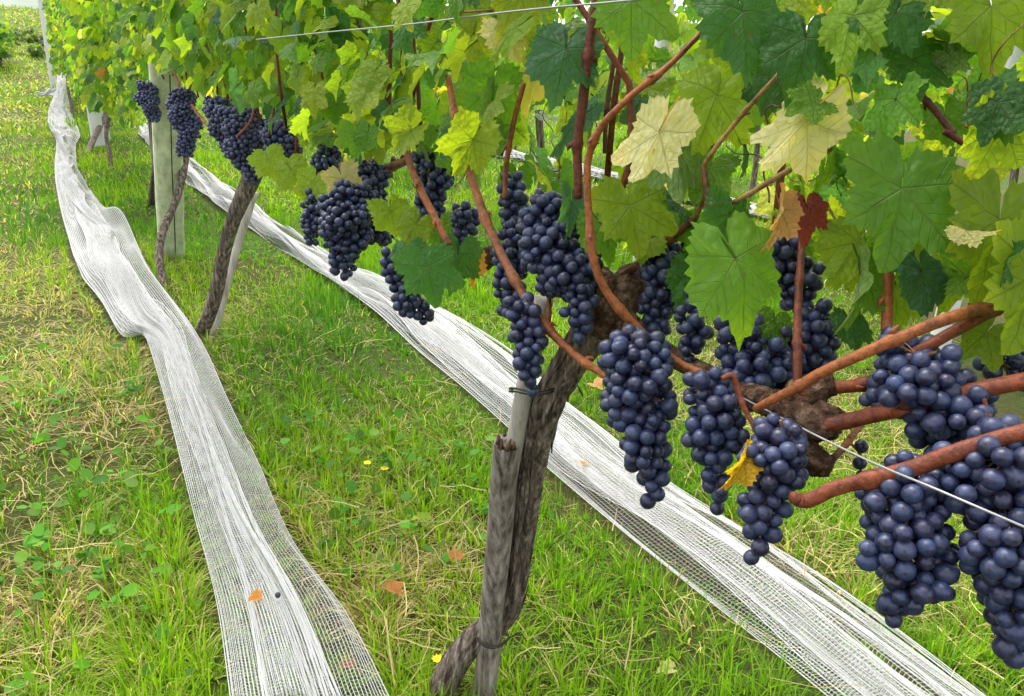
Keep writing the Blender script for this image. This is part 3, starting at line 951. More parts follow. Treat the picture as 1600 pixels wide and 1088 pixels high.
for k, (bp, hp, ho, rg, mids, lab, ns) in enumerate(FAR):
    if bp is not None:
        base = G(*bp); base[2] = float(hz(base[0], base[1])) - 0.02
        head = R(*hp, ho)
        if k > 3:
            head = base + np.array([0.05, 0.3 if k == 4 else 0.4, 0.72 if k != 4 else 0.5])
    else:
        base = np.array([XR, 18.2, float(hz(XR, 18.2))]); head = base + np.array([0.02, .1, .75])
    v = empty('grapevine', base, lab, 'grapevine', 'grapevines along the near row')
    VINES.append(v)
    mid = [base * (1 - t) + head * t + np.array([random.gauss(0, .012), random.gauss(0, .012), 0]) for t in (0.3, 0.65)]
    if k == 1:
        mid[0] = mid[0] + np.array([-0.03, 0, 0.0])
    b = Bag()
    r0 = [0.025, 0.021, 0.026, 0.030, 0.022, 0.028, 0.028, 0.03][k]
    tube(b, smooth_path([base, mid[0], mid[1], head], 50), [r0 * 1.15, r0, r0 * 0.95, r0 * 1.3], 18, 0.09, 20 + k)
    link('trunk', b.mesh('trunk', M_BARK, base), v)
    if rg is None: continue
    for s in (-1, 1):
        b = Bag()
        e = head + np.array([0, s * 0.45, 0.03])
        tube(b, smooth_path([head, head * .5 + e * .5 + np.array([0, 0, 0.02]), e], 24), [0.022, 0.014, 0.010], 12, 0.1, 40 + k)
        link('arm', b.mesh('arm', M_SPUR, base), v)
    if k == 0:
        for q, (ch, rad, cl) in enumerate((
                ([(640, 250, 1.30), (600, 265, 1.5), (540, 262, 1.75), (480, 272, 2.1), (425, 262, 2.4)], [.006, .009, .011, .012, .014], 'brown'),
                ([(555, 310, 1.40), (575, 325, 1.37), (600, 352, 1.34)], [.003, .003, .002], 'orange'),
                ([(370, 215, 2.1), (395, 180, 2.1), (390, 120, 2.1)], [.004, .004, .003], 'orange'),
                ([(420, 210, 1.95), (432, 150, 1.95), (440, 100, 1.95)], [.004, .004, .003], 'red'))):
            cane(v, [D(*c) for c in ch], rad, cl, 60 + q)
    if k == 1:
        for q, (ch, rad, cl) in enumerate((
                ([(300, 165, 2.9), (315, 185, 2.8), (335, 205, 2.7)], [.006, .007, .006], 'orange'),
                ([(268, 105, 3.2), (278, 130, 3.1), (284, 150, 3.1)], [.006, .006, .006], 'red'))):
            cane(v, [D(*c) for c in ch], rad, cl, 70 + q)
    shoots(v, rg[0], rg[1], XR, 6 if k < 2 else 3)
    dens = [880, 850, 760, 680, 0, 560, 480, 560][k]
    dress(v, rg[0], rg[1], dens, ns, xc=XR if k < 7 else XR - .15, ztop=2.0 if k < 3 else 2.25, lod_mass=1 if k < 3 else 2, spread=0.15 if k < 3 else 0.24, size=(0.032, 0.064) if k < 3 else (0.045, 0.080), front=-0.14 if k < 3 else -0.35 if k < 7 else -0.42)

# ------------------------------------------------------------------ grape bunches
def berry_mesh():
    import bmesh
    bm = bmesh.new()
    bmesh.ops.create_icosphere(bm, subdivisions=3, radius=1.0)
    me = bpy.data.meshes.new('grape')
    bm.to_mesh(me); bm.free()
    me.polygons.foreach_set('use_smooth', np.ones(len(me.polygons), bool))
    me.materials.append(M_GRAPE)
    return me


def berry_mesh_low():
    import bmesh
    bm = bmesh.new()
    bmesh.ops.create_icosphere(bm, subdivisions=2, radius=1.0)
    V = np.array([v.co for v in bm.verts]); T = np.array([[v.index for v in f.verts] for f in bm.faces])
    bm.free()
    return V, T


BERRY = berry_mesh()
LOWV, LOWT = berry_mesh_low()


def bunch(axis, widths, dia, label, single=True, seed=0, fill=0.80, stalk=True, lobes=()):
    """axis: world points from top to tip; widths: full width in metres along it; dia: berry diameter."""
    r_ = np.random.default_rng(100 + seed)
    A = smooth_path(axis, 24)
    Wd = interp_vals(widths, 24) / 2
    chains = [(A, Wd)]
    for la, lw in lobes:
        chains.append((smooth_path(la, 10), interp_vals(lw, 10) / 2))
    pts = np.zeros((0, 3)); rad = []
    for (CA, CW) in chains:
        seglen = np.linalg.norm(np.diff(CA, axis=0), axis=1).sum()
        vol = seglen * np.pi * np.mean(CW ** 2)
        tries = int(900 + 260 * vol / (dia ** 3))
        for q in range(tries):
            t = r_.random(); i = t * (len(CA) - 1); j = int(i); f = i - j
            j1 = min(j + 1, len(CA) - 1)
            c = CA[j] * (1 - f) + CA[j1] * f; a = r_.uniform(0, 6.283)
            R_ = max(0.0, (CW[j] * (1 - f) + CW[j1] * f) * (1 + 0.22 * math.sin(t * 9 + seed) * math.cos(a + seed * 2) + 0.16 * math.sin(t * 17 + 2 * a + seed)) - dia * 0.45); rr = R_ * math.sqrt(r_.uniform(0.12, 1.0)) if q > tries * 0.25 else R_ * r_.uniform(0.88, 1.0)
            p = c + np.array([rr * math.cos(a), rr * math.sin(a), r_.normal() * dia * 0.25])
            dd = dia * r_.choice([1.06, 1.02, 1, 0.94, 0.88, 0.78])
            if len(pts) and (np.linalg.norm(pts - p, axis=1) < (np.array(rad) + dd / 2) * fill).any():
                continue
            pts = np.vstack([pts, p]); rad.append(dd / 2)
    base = np.asarray(axis[0], float)
    o = empty('grape_bunch', base, label, 'grape bunch', 'bunches of dark blue grapes')
    b = Bag()
    if stalk:
        top = base + np.array([r_.normal() * 0.006, r_.normal() * 0.004, 0.008])
        tube(b, smooth_path([top, base, A[6], A[14], A[-2]], 20), [0.0012, 0.0014, 0.0014, 0.0011, 0.0008], 6)
    else:
        tube(b, smooth_path([A[0], A[8], A[-1]], 12), [0.0014, 0.0012, 0.0008], 6)
    for p in pts[:: 2]:
        k = np.argmin(np.linalg.norm(A - p, axis=1))
        q = A[max(0, k - 2)]
        tube(b, np.array([q, (p + q) / 2 + np.array([0, 0, 0.002]), p]), [0.0009, 0.0007, 0.0009], 4, cap=False)
    link('stem', b.mesh('stem', M_STEM, base), o)
    if single:
        for p, r in zip(pts[:300], rad):
            g = bpy.data.objects.new('grape', BERRY)
            COL.objects.link(g)
            g.parent = o
            g.location = p - base
            e = r_.uniform(0.94, 1.0)
            g.scale = (r * e, r * e, r * r_.uniform(1.0, 1.1))
            ax = unit(p - A[np.argmin(np.linalg.norm(A - p, axis=1))] + r_.normal(size=3) * dia * 0.25)
            g.rotation_euler = Vector(ax).to_track_quat('Z', 'Y').to_euler()
    else:
        n = len(pts)
        V = (LOWV[None] * np.array(rad)[:, None, None] + pts[:, None]).reshape(-1, 3) - base
        T = (LOWT[None] + (np.arange(n) * len(LOWV))[:, None, None]).reshape(-1, 3)
        s = link('grapes', np_mesh('grapes', V, [T], M_GRAPE_FAR), o)
        s['kind'] = 'stuff'
    return o


def far_grape_material():
    m, t, N, L = new_mat('grape_skin_far')
    tc = N.new('ShaderNodeTexCoord')
    n1 = noise(t, tc.outputs['Object'], 90, 3)
    col = mix_col(t, n1, (0.010, 0.010, 0.024), (0.080, 0.095, 0.20))
    out(t, principled(t, col, 0.45, 0.4).outputs[0])
    return m


M_GRAPE_FAR = far_grape_material()


def pxb(chain, depth, widths, label, dia=0.0155, single=True, lobes=(), stalk=True, fill=0.80):
    global _bs
    _bs += 1
    ax = [D(x, y, depth) for x, y in chain]
    wm = [w / F0 * depth for w in widths]
    lb = [([D(x, y, depth + dz) for x, y, dz in lc], [w / F0 * depth for w in lw]) for lc, lw in lobes]
    bunch(ax, wm, dia * (0.94 if depth < .9 else 1), label, single, _bs, fill, stalk, lb)


_bs = 0
pxb([(990, 535), (995, 600), (1005, 680), (1022, 770)], .70, [95, 122, 108, 78, 40], 'long bunch hanging alone between the leaning trunk and the bunch with the yellow leaf', .0163, lobes=[([(962, 552, -.01), (940, 560, -.01)], [40, 24])])
pxb([(1112, 595), (1112, 660), (1118, 720), (1122, 785)], .64, [70, 98, 92, 50, 30], 'bunch hanging behind the narrow yellow leaf', .0152)
pxb([(1222, 672), (1208, 720), (1195, 780), (1182, 862)], .57, [75, 105, 98, 82, 34], 'tapering bunch below the gnarled spur, right of the yellow leaf', .0142)
pxb([(1440, 562), (1455, 610), (1470, 660), (1482, 712)], .545, [110, 165, 130, 85, 70], 'broad bunch draped over the middle of the red canes', .0152, lobes=[([(1400, 600, .01), (1362, 620, .02)], [66, 40])])
pxb([(1425, 735), (1420, 800), (1418, 880), (1412, 950)], .50, [90, 125, 140, 115, 60], 'wide bunch below the lowest red cane, grass showing on both sides of its tip', .0143, lobes=[([(1390, 860, -.01), (1352, 868, -.01)], [60, 30]), ([(1475, 780, .01), (1440, 770, .01)], [60, 50])])
pxb([(1570, 690), (1565, 770), (1575, 860), (1580, 950), (1592, 1030)], .475, [120, 185, 150, 120, 95, 40], 'largest bunch, under the lowest red cane and cut off by the picture edge', .0148, lobes=[([(1520, 740, .01), (1490, 770, .02)], [80, 60]), ([(1660, 740, .0), (1640, 900, .0)], [120, 120])])
pxb([(1560, 548), (1570, 575)], .60, [60, 90], 'few loose dark berries hanging above the thick red cane by the picture edge', .0150, fill=.9)
pxb([(1175, 515), (1185, 560), (1190, 615)], .70, [95, 130, 90], 'shaded bunch behind the big bright leaf, left part of the dark pair', .0155)
pxb([(1272, 490), (1275, 540), (1268, 585)], .70, [50, 75, 50], 'shaded bunch behind the upright red twig', .0155)
pxb([(1038, 398), (1035, 450), (1032, 522)], .84, [62, 78, 66, 34], 'dark bunch right of the gnarled trunk head', .0158)
pxb([(1083, 470), (1082, 510), (1078, 548)], .76, [40, 58, 40], 'short bunch hanging left under the bright serrated leaf', .0155)
pxb([(855, 318), (862, 360), (880, 410), (890, 455)], .86, [60, 115, 120, 80], 'wide bunch above the pale pole, left of the long tan cane', .0158, lobes=[([(905, 420, .0), (925, 440, .01)], [50, 30])])
pxb([(905, 458), (906, 490), (908, 525)], .83, [50, 52, 30], 'small bunch lying against the trunk head', .0152)
pxb([(815, 478), (826, 530), (832, 612)], .84, [48, 66, 56, 26], 'narrow bunch hanging in front of the pale pole', .0158)
pxb([(800, 362), (798, 420), (795, 480)], .96, [40, 58, 40], 'shaded bunch behind the orange cane, left of the wide bunch', .0158)
pxb([(800, 285), (800, 310), (806, 350)], .98, [34, 50, 40], 'little dark cluster half hidden by leaves above the orange cane', .0150)
pxb([(548, 292), (545, 330), (538, 375), (535, 420)], 1.36, [70, 92, 72, 34], 'full bunch with its tip over the white net, midway along the row', .0162)
pxb([(490, 308), (487, 340), (486, 378)], 1.46, [30, 38, 22], 'slim dark bunch on the left of the full middle bunch', .0155)
pxb([(572, 262), (578, 310), (590, 372)], 1.42, [52, 62, 46], 'shaded bunch behind and right of the full middle bunch', .0160)
pxb([(614, 398), (620, 430), (640, 470), (668, 492)], 1.14, [38, 46, 52, 30], 'curved bunch wrapped by dark green leaves over the net', .0162)
pxb([(672, 248), (676, 290), (668, 352)], 1.24, [50, 62, 36], 'bunch behind the thick upright orange cane', .0160)
pxb([(726, 330), (726, 350), (722, 378)], 1.18, [40, 46, 26], 'small cluster between the two orange canes', .0155)
pxb([(512, 232), (508, 258), (500, 282)], 1.60, [36, 44, 30], 'dark cluster tucked under leaves above the middle bunches', .0155)
pxb([(1215, 378), (1225, 420), (1255, 470)], .72, [80, 90, 50], 'dark bunch under the curled brown leaf and big green leaf', .0150)
pxb([(1066, 362), (1066, 392)], .86, [34, 34], 'couple of berries beside the brown slanting cane', .0158, fill=.9)
pxb([(1343, 708), (1346, 748)], .62, [18, 18], 'pair of stray berries between the two red canes', .0110, fill=.95)
pxb([(375, 175), (385, 215), (392, 280)], 2.18, [60, 78, 60, 26], 'heavy bunch at the head of the second trunk', .0160, False)
pxb([(435, 195), (440, 225), (438, 246)], 2.05, [40, 62, 34], 'bunch right of the second trunk head', .0160, False)
pxb([(340, 158), (350, 195), (362, 232)], 2.45, [44, 52, 30], 'bunch left of the heavy one at the second trunk', .0160, False)
pxb([(282, 142), (288, 185), (292, 240)], 2.95, [36, 46, 24], 'bunch hanging just right of the pale green post', .0165, False)
pxb([(228, 132), (232, 156), (240, 186)], 3.6, [26, 34, 20], 'bunch hanging just left of the pale green post', .0165, False)

# ------------------------------------------------------------------ stakes, posts, wires
def pole(name, P, rad, mat, label, cat, group=None, seg=16, ridges=0.03, seed=0, flat=None):
    base = np.asarray(P[0], float)
    o = empty(name, base, label, cat, group)
    b = Bag(); tube(b, smooth_path(P, 40), rad, seg, ridges, seed)
    link('shaft', b.mesh('shaft', mat, base), o)
    return o


sb = G(752, 1100); sb[2] = -0.05
st = pole('stake', [sb, D(766, 1000, 1.30), D(780, 840, 1.14), D(792, 692, 1.02)], [.0215, .020, .0185, .0175], M_STAKE, 'thick weathered grey stake, broken off and tied to the leaning trunk', 'stake', seg=20, ridges=0.05, seed=2)
b = Bag()
tp = D(792, 692, 1.02)
for k in range(9):     # splintered top
    a = k * 0.7; r = 0.0125
    q = tp + np.array([math.cos(a) * r, math.sin(a) * r, -0.004])
    tube(b, np.array([q, q + np.array([random.gauss(0, .002), random.gauss(0, .002), random.uniform(.006, .018)])]), [.005, .001], 5)
link('splinters', b.mesh('splinters', M_SPUR, sb), st)
pole('support_pole', [D(790, 780, 1.10), D(806, 685, 1.02), D(826, 580, .955), D(850, 468, .90)], [.0115, .012, .012, .0115], M_POLE, 'pale bleached pole rising behind the broken stake to the vine head', 'pole', seg=16, ridges=.02, seed=5)


def tie(center, ax_r, label):
    o = empty('wire_tie', center, label, 'tie wire')
    b = Bag()
    for s in range(2):
        an = np.linspace(0, 2 * np.pi, 26)
        P = np.array([center + CAMR * ax_r[0] * math.cos(a) + CAMB * ax_r[1] * math.sin(a) + np.array([0, 0, .004 * s + 0.002 * math.sin(3 * a)]) for a in an])
        tube(b, P, .0012, 5)
    tube(b, np.array([center + CAMR * ax_r[0], center + CAMR * (ax_r[0] + .02) + np.array([0, 0, .012]), center + CAMR * (ax_r[0] + .03) + np.array([0, 0, -.006])]), .0012, 5)
    link('loop', b.mesh('loop', M_TIE, center), o)


tie(D(770, 997, 1.305), (.027, .042), 'dark wire tie round the base of the grey stake')
tie(D(835, 612, .975), (.032, .042), 'thin wire tie holding the pale pole to the trunk')


def slab_post(name, base, top, w, dpt, mat, label, group=None, crack=False):
    o = empty(name, base, label, 'post', group)
    ax = unit(top - base); L_ = np.linalg.norm(top - base)
    x = unit(np.cross(np.array([0.0, 1.0, 0.15]), ax)); y = np.cross(ax, x)
    prof = []
    for (sx, sy) in ((-1, -1), (1, -1), (1, 1), (-1, 1)):      # chamfered rectangle
        c = 0.12
        pts = [(sx * w / 2, sy * (dpt / 2 - c * w)), (sx * (w / 2 - c * w), sy * dpt / 2)]
        if sx * sy > 0: pts = pts
        else: pts = pts[::-1]
        if (sx, sy) in ((-1, -1), (1, 1)): pts = pts
        prof += pts
    ang = sorted(prof, key=lambda p: math.atan2(p[1], p[0]))
    n = 24; V = []
    for i in range(n):
        t = i / (n - 1)
        for (a, c) in ang:
            j = 1 + 0.012 * math.sin(11 * t + a * 40)
            V.append(base + ax * L_ * t + x * a * j + y * c * j)
    k = len(ang); Q = []
    for i in range(n - 1):
        for j in range(k):
            Q.append((i * k + j, i * k + (j + 1) % k, (i + 1) * k + (j + 1) % k, (i + 1) * k + j))
    b = Bag(); b.add(V, Q)
    cen = base + ax * L_
    b.add([V[(n - 1) * k + j] for j in range(k)] + [cen], None, [(j, (j + 1) % k, k) for j in range(k)])
    link('shaft', b.mesh('shaft', mat, base, smooth=False), o)
    if crack:
        b = Bag()
        P = np.array([base + ax * L_ * t + x * (w * 0.10 + 0.002 * math.sin(9 * t)) - y * (dpt / 2 + .001) * 1.0 for t in np.linspace(0.05, .98, 30)])
        tube(b, P, .0025, 5)
        link('crack', b.mesh('crack', M_CRACK, base), o)
    return o


pb = G(268, 402); pb[2] = -0.03
ptop = R(256, 60, pb[0] - XR)
slab_post('post', pb, ptop, .135, .075, M_POST, 'pale green weathered post with a long vertical crack', 'posts along the near row', True)
p2 = G(155, 232); slab_post('post', p2, p2 + np.array([-0.02, 0.0, 1.15]), .15, .08, M_WPOST, 'short white post behind the leaning vine stem', 'posts along the near row')
p3 = np.array([0.45, 12.6, 0.0]); slab_post('post', p3, p3 + np.array([0.0, 0.1, 1.5]), .13, .08, M_WPOST, 'white post beside the net near the end of the row', 'posts along the near row')
p4 = D(86, 150, 17.6); p4[2] = float(hz(p4[0], p4[1])) - .05
slab_post('post', p4, p4 + np.array([0, 0, 2.15]), .13, .1, M_WPOST, 'slim pale end post rising out of the top of the net', 'posts along the near row')
s2 = G(329, 527); s2[2] = -.03
pole('stake', [s2, s2 * .5 + R(398, 300, .16) * .5 + np.array([.0, .03, 0]), R(398, 300, .16)], [.016, .016, .015], M_POLE, 'thin pale stake hidden behind the second slanting trunk', 'stake')
s3 = G(248, 330); pole('stake', [s3 + np.array([0, 0, -.03]), s3 + np.array([.02, .1, .8])], [.02, .018], M_STAKE, 'dull thin stake left of the pale green post', 'stake')


def wire(pts, rad, label, sag=0.0):
    pts = [np.asarray(p, float) for p in pts]
    P = smooth_path(pts, 60)
    b = Bag(); tube(b, P, rad, 5, cap=False)
    o = link('trellis_wire', b.mesh('trellis_wire', M_WIRE, pts[0]), None, pts[0])
    tag(o, label, 'wire', 'trellis wires of the near row')


w1 = D(1680, 858, .40); w2 = D(1480, 772, .435); w3 = D(1290, 688, .545); w4 = D(1000, 540, .82); w5 = D(930, 505, .92)
wire([w1, w2, w3, w4, w5, np.array([XR + .02, 2.6, .75]), np.array([XR, 9, .76]), np.array([XR, 17.5, .80 + float(hz(XR, 17.5))])], .0008, 'lower fruiting wire running past the grapes below the red canes')
a1, a2 = D(1010, -2, .62), D(505, 51, 1.12)
wire([D(1320, -40, .47), a1, D(800, 18, .74), D(640, 38, .91), a2, D(400, 62, 1.42)], .0009, 'upper pale foliage wire stretched across the leaves')

# ------------------------------------------------------------------ bird nets
def net(name, Lp, Rp, layers, label, group, seed=0, cell=0.008, ridges=()):
    """A net lying folded along the row: strands along it and short cross threads, in several layers."""
    Lp = np.asarray(Lp, float); Rp = np.asarray(Rp, float)
    Ls, Rs = smooth_path(Lp, 400), smooth_path(Rp, 400)
    mid = (Ls + Rs) / 2
    s = np.concatenate([[0], np.cumsum(np.linalg.norm(np.diff(mid, axis=0), axis=1))])
    dist = np.linalg.norm(mid - CAM, axis=1)
    # steps along grow with distance
    ss = [0.0]
    while ss[-1] < s[-1]:
        d = np.interp(ss[-1], s, dist)
        ss.append(ss[-1] + max(cell, cell * (d / 1.6) ** 1.0))
    ss = np.array(ss[:-1])
    Li = np.stack([np.interp(ss, s, Ls[:, c]) for c in range(3)], 1)
    Ri = np.stack([np.interp(ss, s, Rs[:, c]) for c in range(3)], 1)
    n = len(ss); r_ = np.random.default_rng(seed)
    b = Bag()
    for li, (u0, u1, h, cnt, dens) in enumerate(layers):
        ph = r_.uniform(0, 6.28, 6)
        wob0 = 0.05 * np.sin(ss * 2.3 + ph[0]) + 0.03 * np.sin(ss * 5.1 + ph[1])
        wob1 = 0.05 * np.sin(ss * 1.9 + ph[2]) + 0.03 * np.sin(ss * 6.1 + ph[3])
        if u0 <= 0.0: wob0 *= 0.1
        if u1 >= 1.0: wob1 *= 0.1
        U = (u0 + wob0)[:, None] + ((u1 + wob1) - (u0 + wob0))[:, None] * np.linspace(0, 1, cnt)[None]
        # uneven bunching of strands
        U = U + 0.008 * np.sin(U * 19 + ss[:, None] * 1.0 + ph[4])
        wid = np.linalg.norm(Ri - Li, axis=1)
        Hh = h + 0.016 * np.sin(U * 9 + ss[:, None] * 2.0 + ph[1]) + 0.010 * np.sin(U * 17 - ss[:, None] * 3.3 + ph[2]) + 0.02 * np.sin(np.pi * np.clip(U, 0, 1)) + 0.035 * np.clip((np.interp(ss, s, dist) - 2.4) / 1.5, 0, 1)[:, None] * np.sin(U * 8 + 1.7 * np.sin(ss * 1.9 + ph[0])[:, None] + li) + 0.008 * np.sin(ss * 8 + ph[3])[:, None]
        edge = np.minimum(1, np.minimum(np.abs(U), np.abs(1 - U)) * 10)
        P = Li[:, None] * (1 - U[..., None]) + Ri[:, None] * U[..., None]
        P[..., 2] += Hh * (0.35 + 0.65 * edge)
        cr = (Ri - Li) / (wid[:, None] + 1e-9)
        along = np.gradient((Li + Ri) / 2, axis=0); along /= np.linalg.norm(along, axis=1)[:, None]
        sp = wid * abs(u1 - u0) / (cnt - 1)
        far = 1 + 1.3 * np.clip((np.interp(ss, s, dist) - 1.9) / 1.5, 0, 1)
        w = np.clip(sp * 0.30 * far, 0.0009, None)[:, None] * np.where(np.arange(cnt) % (cnt - 1) == 0, 1.6, 1.0)[None] * dens
        Va = P - cr[:, None] * w[..., None] / 2; Vb = P + cr[:, None] * w[..., None] / 2
        idx = np.arange(n)[:, None] * cnt + np.arange(cnt)[None]
        i0 = idx[:-1].ravel(); i1 = idx[1:].ravel(); N_ = n * cnt
        b.add(np.concatenate([Va.reshape(-1, 3), Vb.reshape(-1, 3)]), np.stack([i0, i0 + N_, i1 + N_, i1], 1))
        # cross threads zigzag between neighbouring strands
        step = np.gradient(ss)
        tw = (step * 0.16)[:, None, None] * dens * far[:, None, None]
        jitter = np.where((np.arange(cnt - 1) % 2 == 0), 1, -1)[None, :, None] * 0.25 * step[:, None, None]
        A0 = P[:, :-1] + along[:, None] * jitter; B0 = P[:, 1:] - along[:, None] * jitter
        q = np.stack([A0 - along[:, None] * tw / 2, A0 + along[:, None] * tw / 2, B0 + along[:, None] * tw / 2, B0 - along[:, None] * tw / 2], 2).reshape(-1, 3)
        q[:, 2] -= 0.0006
        k = np.arange(len(q) // 4) * 4
        b.add(q, np.stack([k, k + 1, k + 2, k + 3], 1))
    for (uc, hh, rad_) in ridges:                  # gathered folds: small rolls of netting
        ph = r_.uniform(0, 6.28, 3)
        U = uc + 0.07 * np.sin(ss * 1.6 + ph[0]) + 0.035 * np.sin(ss * 4.3 + ph[1])
        U = np.clip(U, 0.01, 0.99)
        P = Li * (1 - U[:, None]) + Ri * U[:, None]
        P[:, 2] += hh + 0.012 * np.sin(ss * 3.1 + ph[2])
        for q in range(9):
            a = q * 0.9 + ss * 2.5
            cr = (Ri - Li) / (np.linalg.norm(Ri - Li, axis=1)[:, None] + 1e-9)
            C_ = P + cr * (np.cos(a) * rad_ * (1 + .3 * np.sin(ss * 7 + q)))[:, None]
            C_[:, 2] += np.sin(a) * rad_ * 0.8
            w = np.full(n, 0.0014) * np.clip(np.interp(ss, s, dist) / 1.8, 1, 3)
            Va = C_ - cr * w[:, None] / 2; Vb = C_ + cr * w[:, None] / 2
            i = np.arange(n - 1)
            b.add(np.concatenate([Va, Vb]), np.stack([i, i + n, i + n + 1, i + 1], 1))
    o = link(name, b.mesh(name, M_NET, mid[0], smooth=False), None, mid[0])
    tag(o, label, 'bird net', group)
    return o, Ls, Rs


L_px = [(368, 1130), (340, 940), (300, 790), (265, 650), (236, 550), (222, 524), (190, 522), (160, 470), (125, 420), (107, 370), (90, 300), (86, 260), (88, 220), (76, 195), (77, 172)]
R_px = [(625, 1130), (540, 960), (462, 850), (425, 775), (400, 715), (350, 610), (322, 545), (292, 497), (245, 440), (220, 400), (205, 360), (188, 331), (165, 325), (150, 314), (135, 288), (120, 260), (118, 226), (124, 208), (112, 178)]
NZ = 0.045


def netline(px, extra):
    P = [GT(x, y, NZ) for x, y in px]
    return P + extra


endp = p4 + np.array([-.02, -.1, 0.0])
def lift(pt, z): q = np.array(pt, float); q[2] = float(hz(q[0], q[1])) + z; return q
Lx = netline(L_px, [D(84, 150, 15.2), D(89, 120, 16.6), endp + np.array([-.05, 0, 1.0])])
Rx = netline(R_px, [D(111, 150, 15.2), D(106, 120, 16.6), endp + np.array([.05, 0, 1.0])])
netL, NL_L, NL_R = net('bird_net', Lx, Rx, [(0.0, 1.0, 0.0, 40, 0.60), (0.0, 0.62, 0.012, 27, 0.55), (0.20, 0.58, 0.026, 17, 0.62)],
                        'white bird net lying gathered in the grass, crossing in front of the trunk bases', 'bird nets laid along the near row', 1,
                        ridges=((0.40, .035, .006), (0.58, .03, .005), (0.25, .03, .004), (0.47, .04, .004)))
RL_px = [(1345, 1135), (1100, 930), (860, 735), (800, 668), (700, 580), (600, 500), (500, 430), (400, 360), (300, 290), (215, 208)]
RR_px = [(1590, 1135), (1330, 942), (1200, 852), (1050, 757), (950, 682), (870, 622), (800, 560), (690, 490), (560, 427), (470, 375), (400, 325), (300, 250), (232, 192)]
netR, NR_L, NR_R = net('bird_net', [GT(x, y, .03) for x, y in RL_px], [GT(x, y, .03) for x, y in RR_px],
                       [(0.0, 1.0, 0.0, 40, 0.66), (0.10, 0.58, 0.014, 22, 0.72), (0.14, 0.56, 0.022, 19, 0.78), (0.86, 1.0, 0.012, 7, 0.9)],
                       'white bird net stretched flat over the grass behind the trunks, under the grapes', 'bird nets laid along the near row', 2,
                       ridges=((0.60, .03, .006), (0.93, .02, .005)))
# the free flap of net at the far end
fl = empty('net_flap', lift(D(82, 146, 15.3), .3), 'loose white tail of net blown sideways at the far end', 'bird net')
b = Bag()
f0, f1, f2 = D(52, 146, 15.3), D(90, 136, 15.4), D(92, 152, 15.3)
gridv = []
for i in range(14):
    for j in range(8):
        a = f0 + (f1 - f0) * (i / 13); c = f0 + (f2 - f0) * (i / 13)
        p = a + (c - a) * (j / 7); p = p + np.array([0, .05 * math.sin(i * 1.1 + j), .02 * math.sin(i * .9)])
        gridv.append(p)
b.add(gridv, [(i * 8 + j, i * 8 + j + 1, (i + 1) * 8 + j + 1, (i + 1) * 8 + j) for i in range(13) for j in range(7)])
link('cloth', b.mesh('cloth', M_NET, fl.location), fl)

# ------------------------------------------------------------------ the neighbouring rows behind
XR2 = 3.1
NEXT = [['next-row grapevine behind the narrow white post in the upper gap', 'next-row grapevine showing behind the two cream leaves', 'next-row grapevine showing round the upright dark red cane',
         'small next-row grapevine glimpsed between leaves above the middle bunches'],
        ['grapevine two rows back, showing above the narrow white post', 'grapevine two rows back, showing beside the big cream leaf', 'grapevine two rows back, showing past the tan arching cane',
         'grapevine two rows back, barely glimpsed between leaves over the middle bunches']]
for r, (xx, y0, y1, step) in enumerate(((XR2, 1.4, 13.6, 1.9), (XR2 + 2.6, 3.0, 16, 2.4))):
    k = 0; y = y0
    while y < y1:
        g = float(hz(xx, y))
        base = np.array([xx + random.gauss(0, .04), y, g - .02])
        v = empty('grapevine', base, NEXT[r][min(k, 3)], 'grapevine', 'grapevines of the neighbouring rows')
        b = Bag()
        tube(b, smooth_path([base, base + np.array([.03, .03, .4]), base + np.array([0, .06, .85])], 16), [.03, .025, .03], 10, .1, k)
        link('trunk', b.mesh('trunk', M_BARK, base), v)
        lv, _ = hedge(y - step / 2, y + step / 2, 170 if r == 0 else 110, xx, .85, 1.95, fringe=False, spread=.2, size=(.06, .10))
        leaf_mass('foliage', lv, 2, v)
        k += 1; y += step
for k, (px, py) in enumerate(((1022, 168), (1540, 232))):
    d = ray(px, py); base = CAM + d * ((XR2 - .12) / d[0]); base[2] = float(hz(base[0], base[1]))
    slab_post('post', base, base + np.array([0.02, 0, 2.0]), .075, .06, M_WPOST, ('white post of the next row glimpsed through the leaves above the trunk head', 'white post of the next row in the gap at the upper right')[k], 'posts of the neighbouring row')
for k, (xa, xb, z) in enumerate(((XR2 + 1.9, XR2 + 2.2, .05),)):
    ysn = np.linspace(3.0, 17, 14)
    Lq = [np.array([xa + random.gauss(0, .03), y, float(hz(xa, y)) + z]) for y in ysn]; Rq = [np.array([xb + random.gauss(0, .03), y, float(hz(xb, y)) + z]) for y in ysn]
    net('bird_net', Lq, Rq, [(0, 1, 0, 24, 1.2), (0, .8, .02, 20, 1.2)], 'white net on the grass two rows back, glimpsed under the leaves', None, 5 + k, cell=.02)

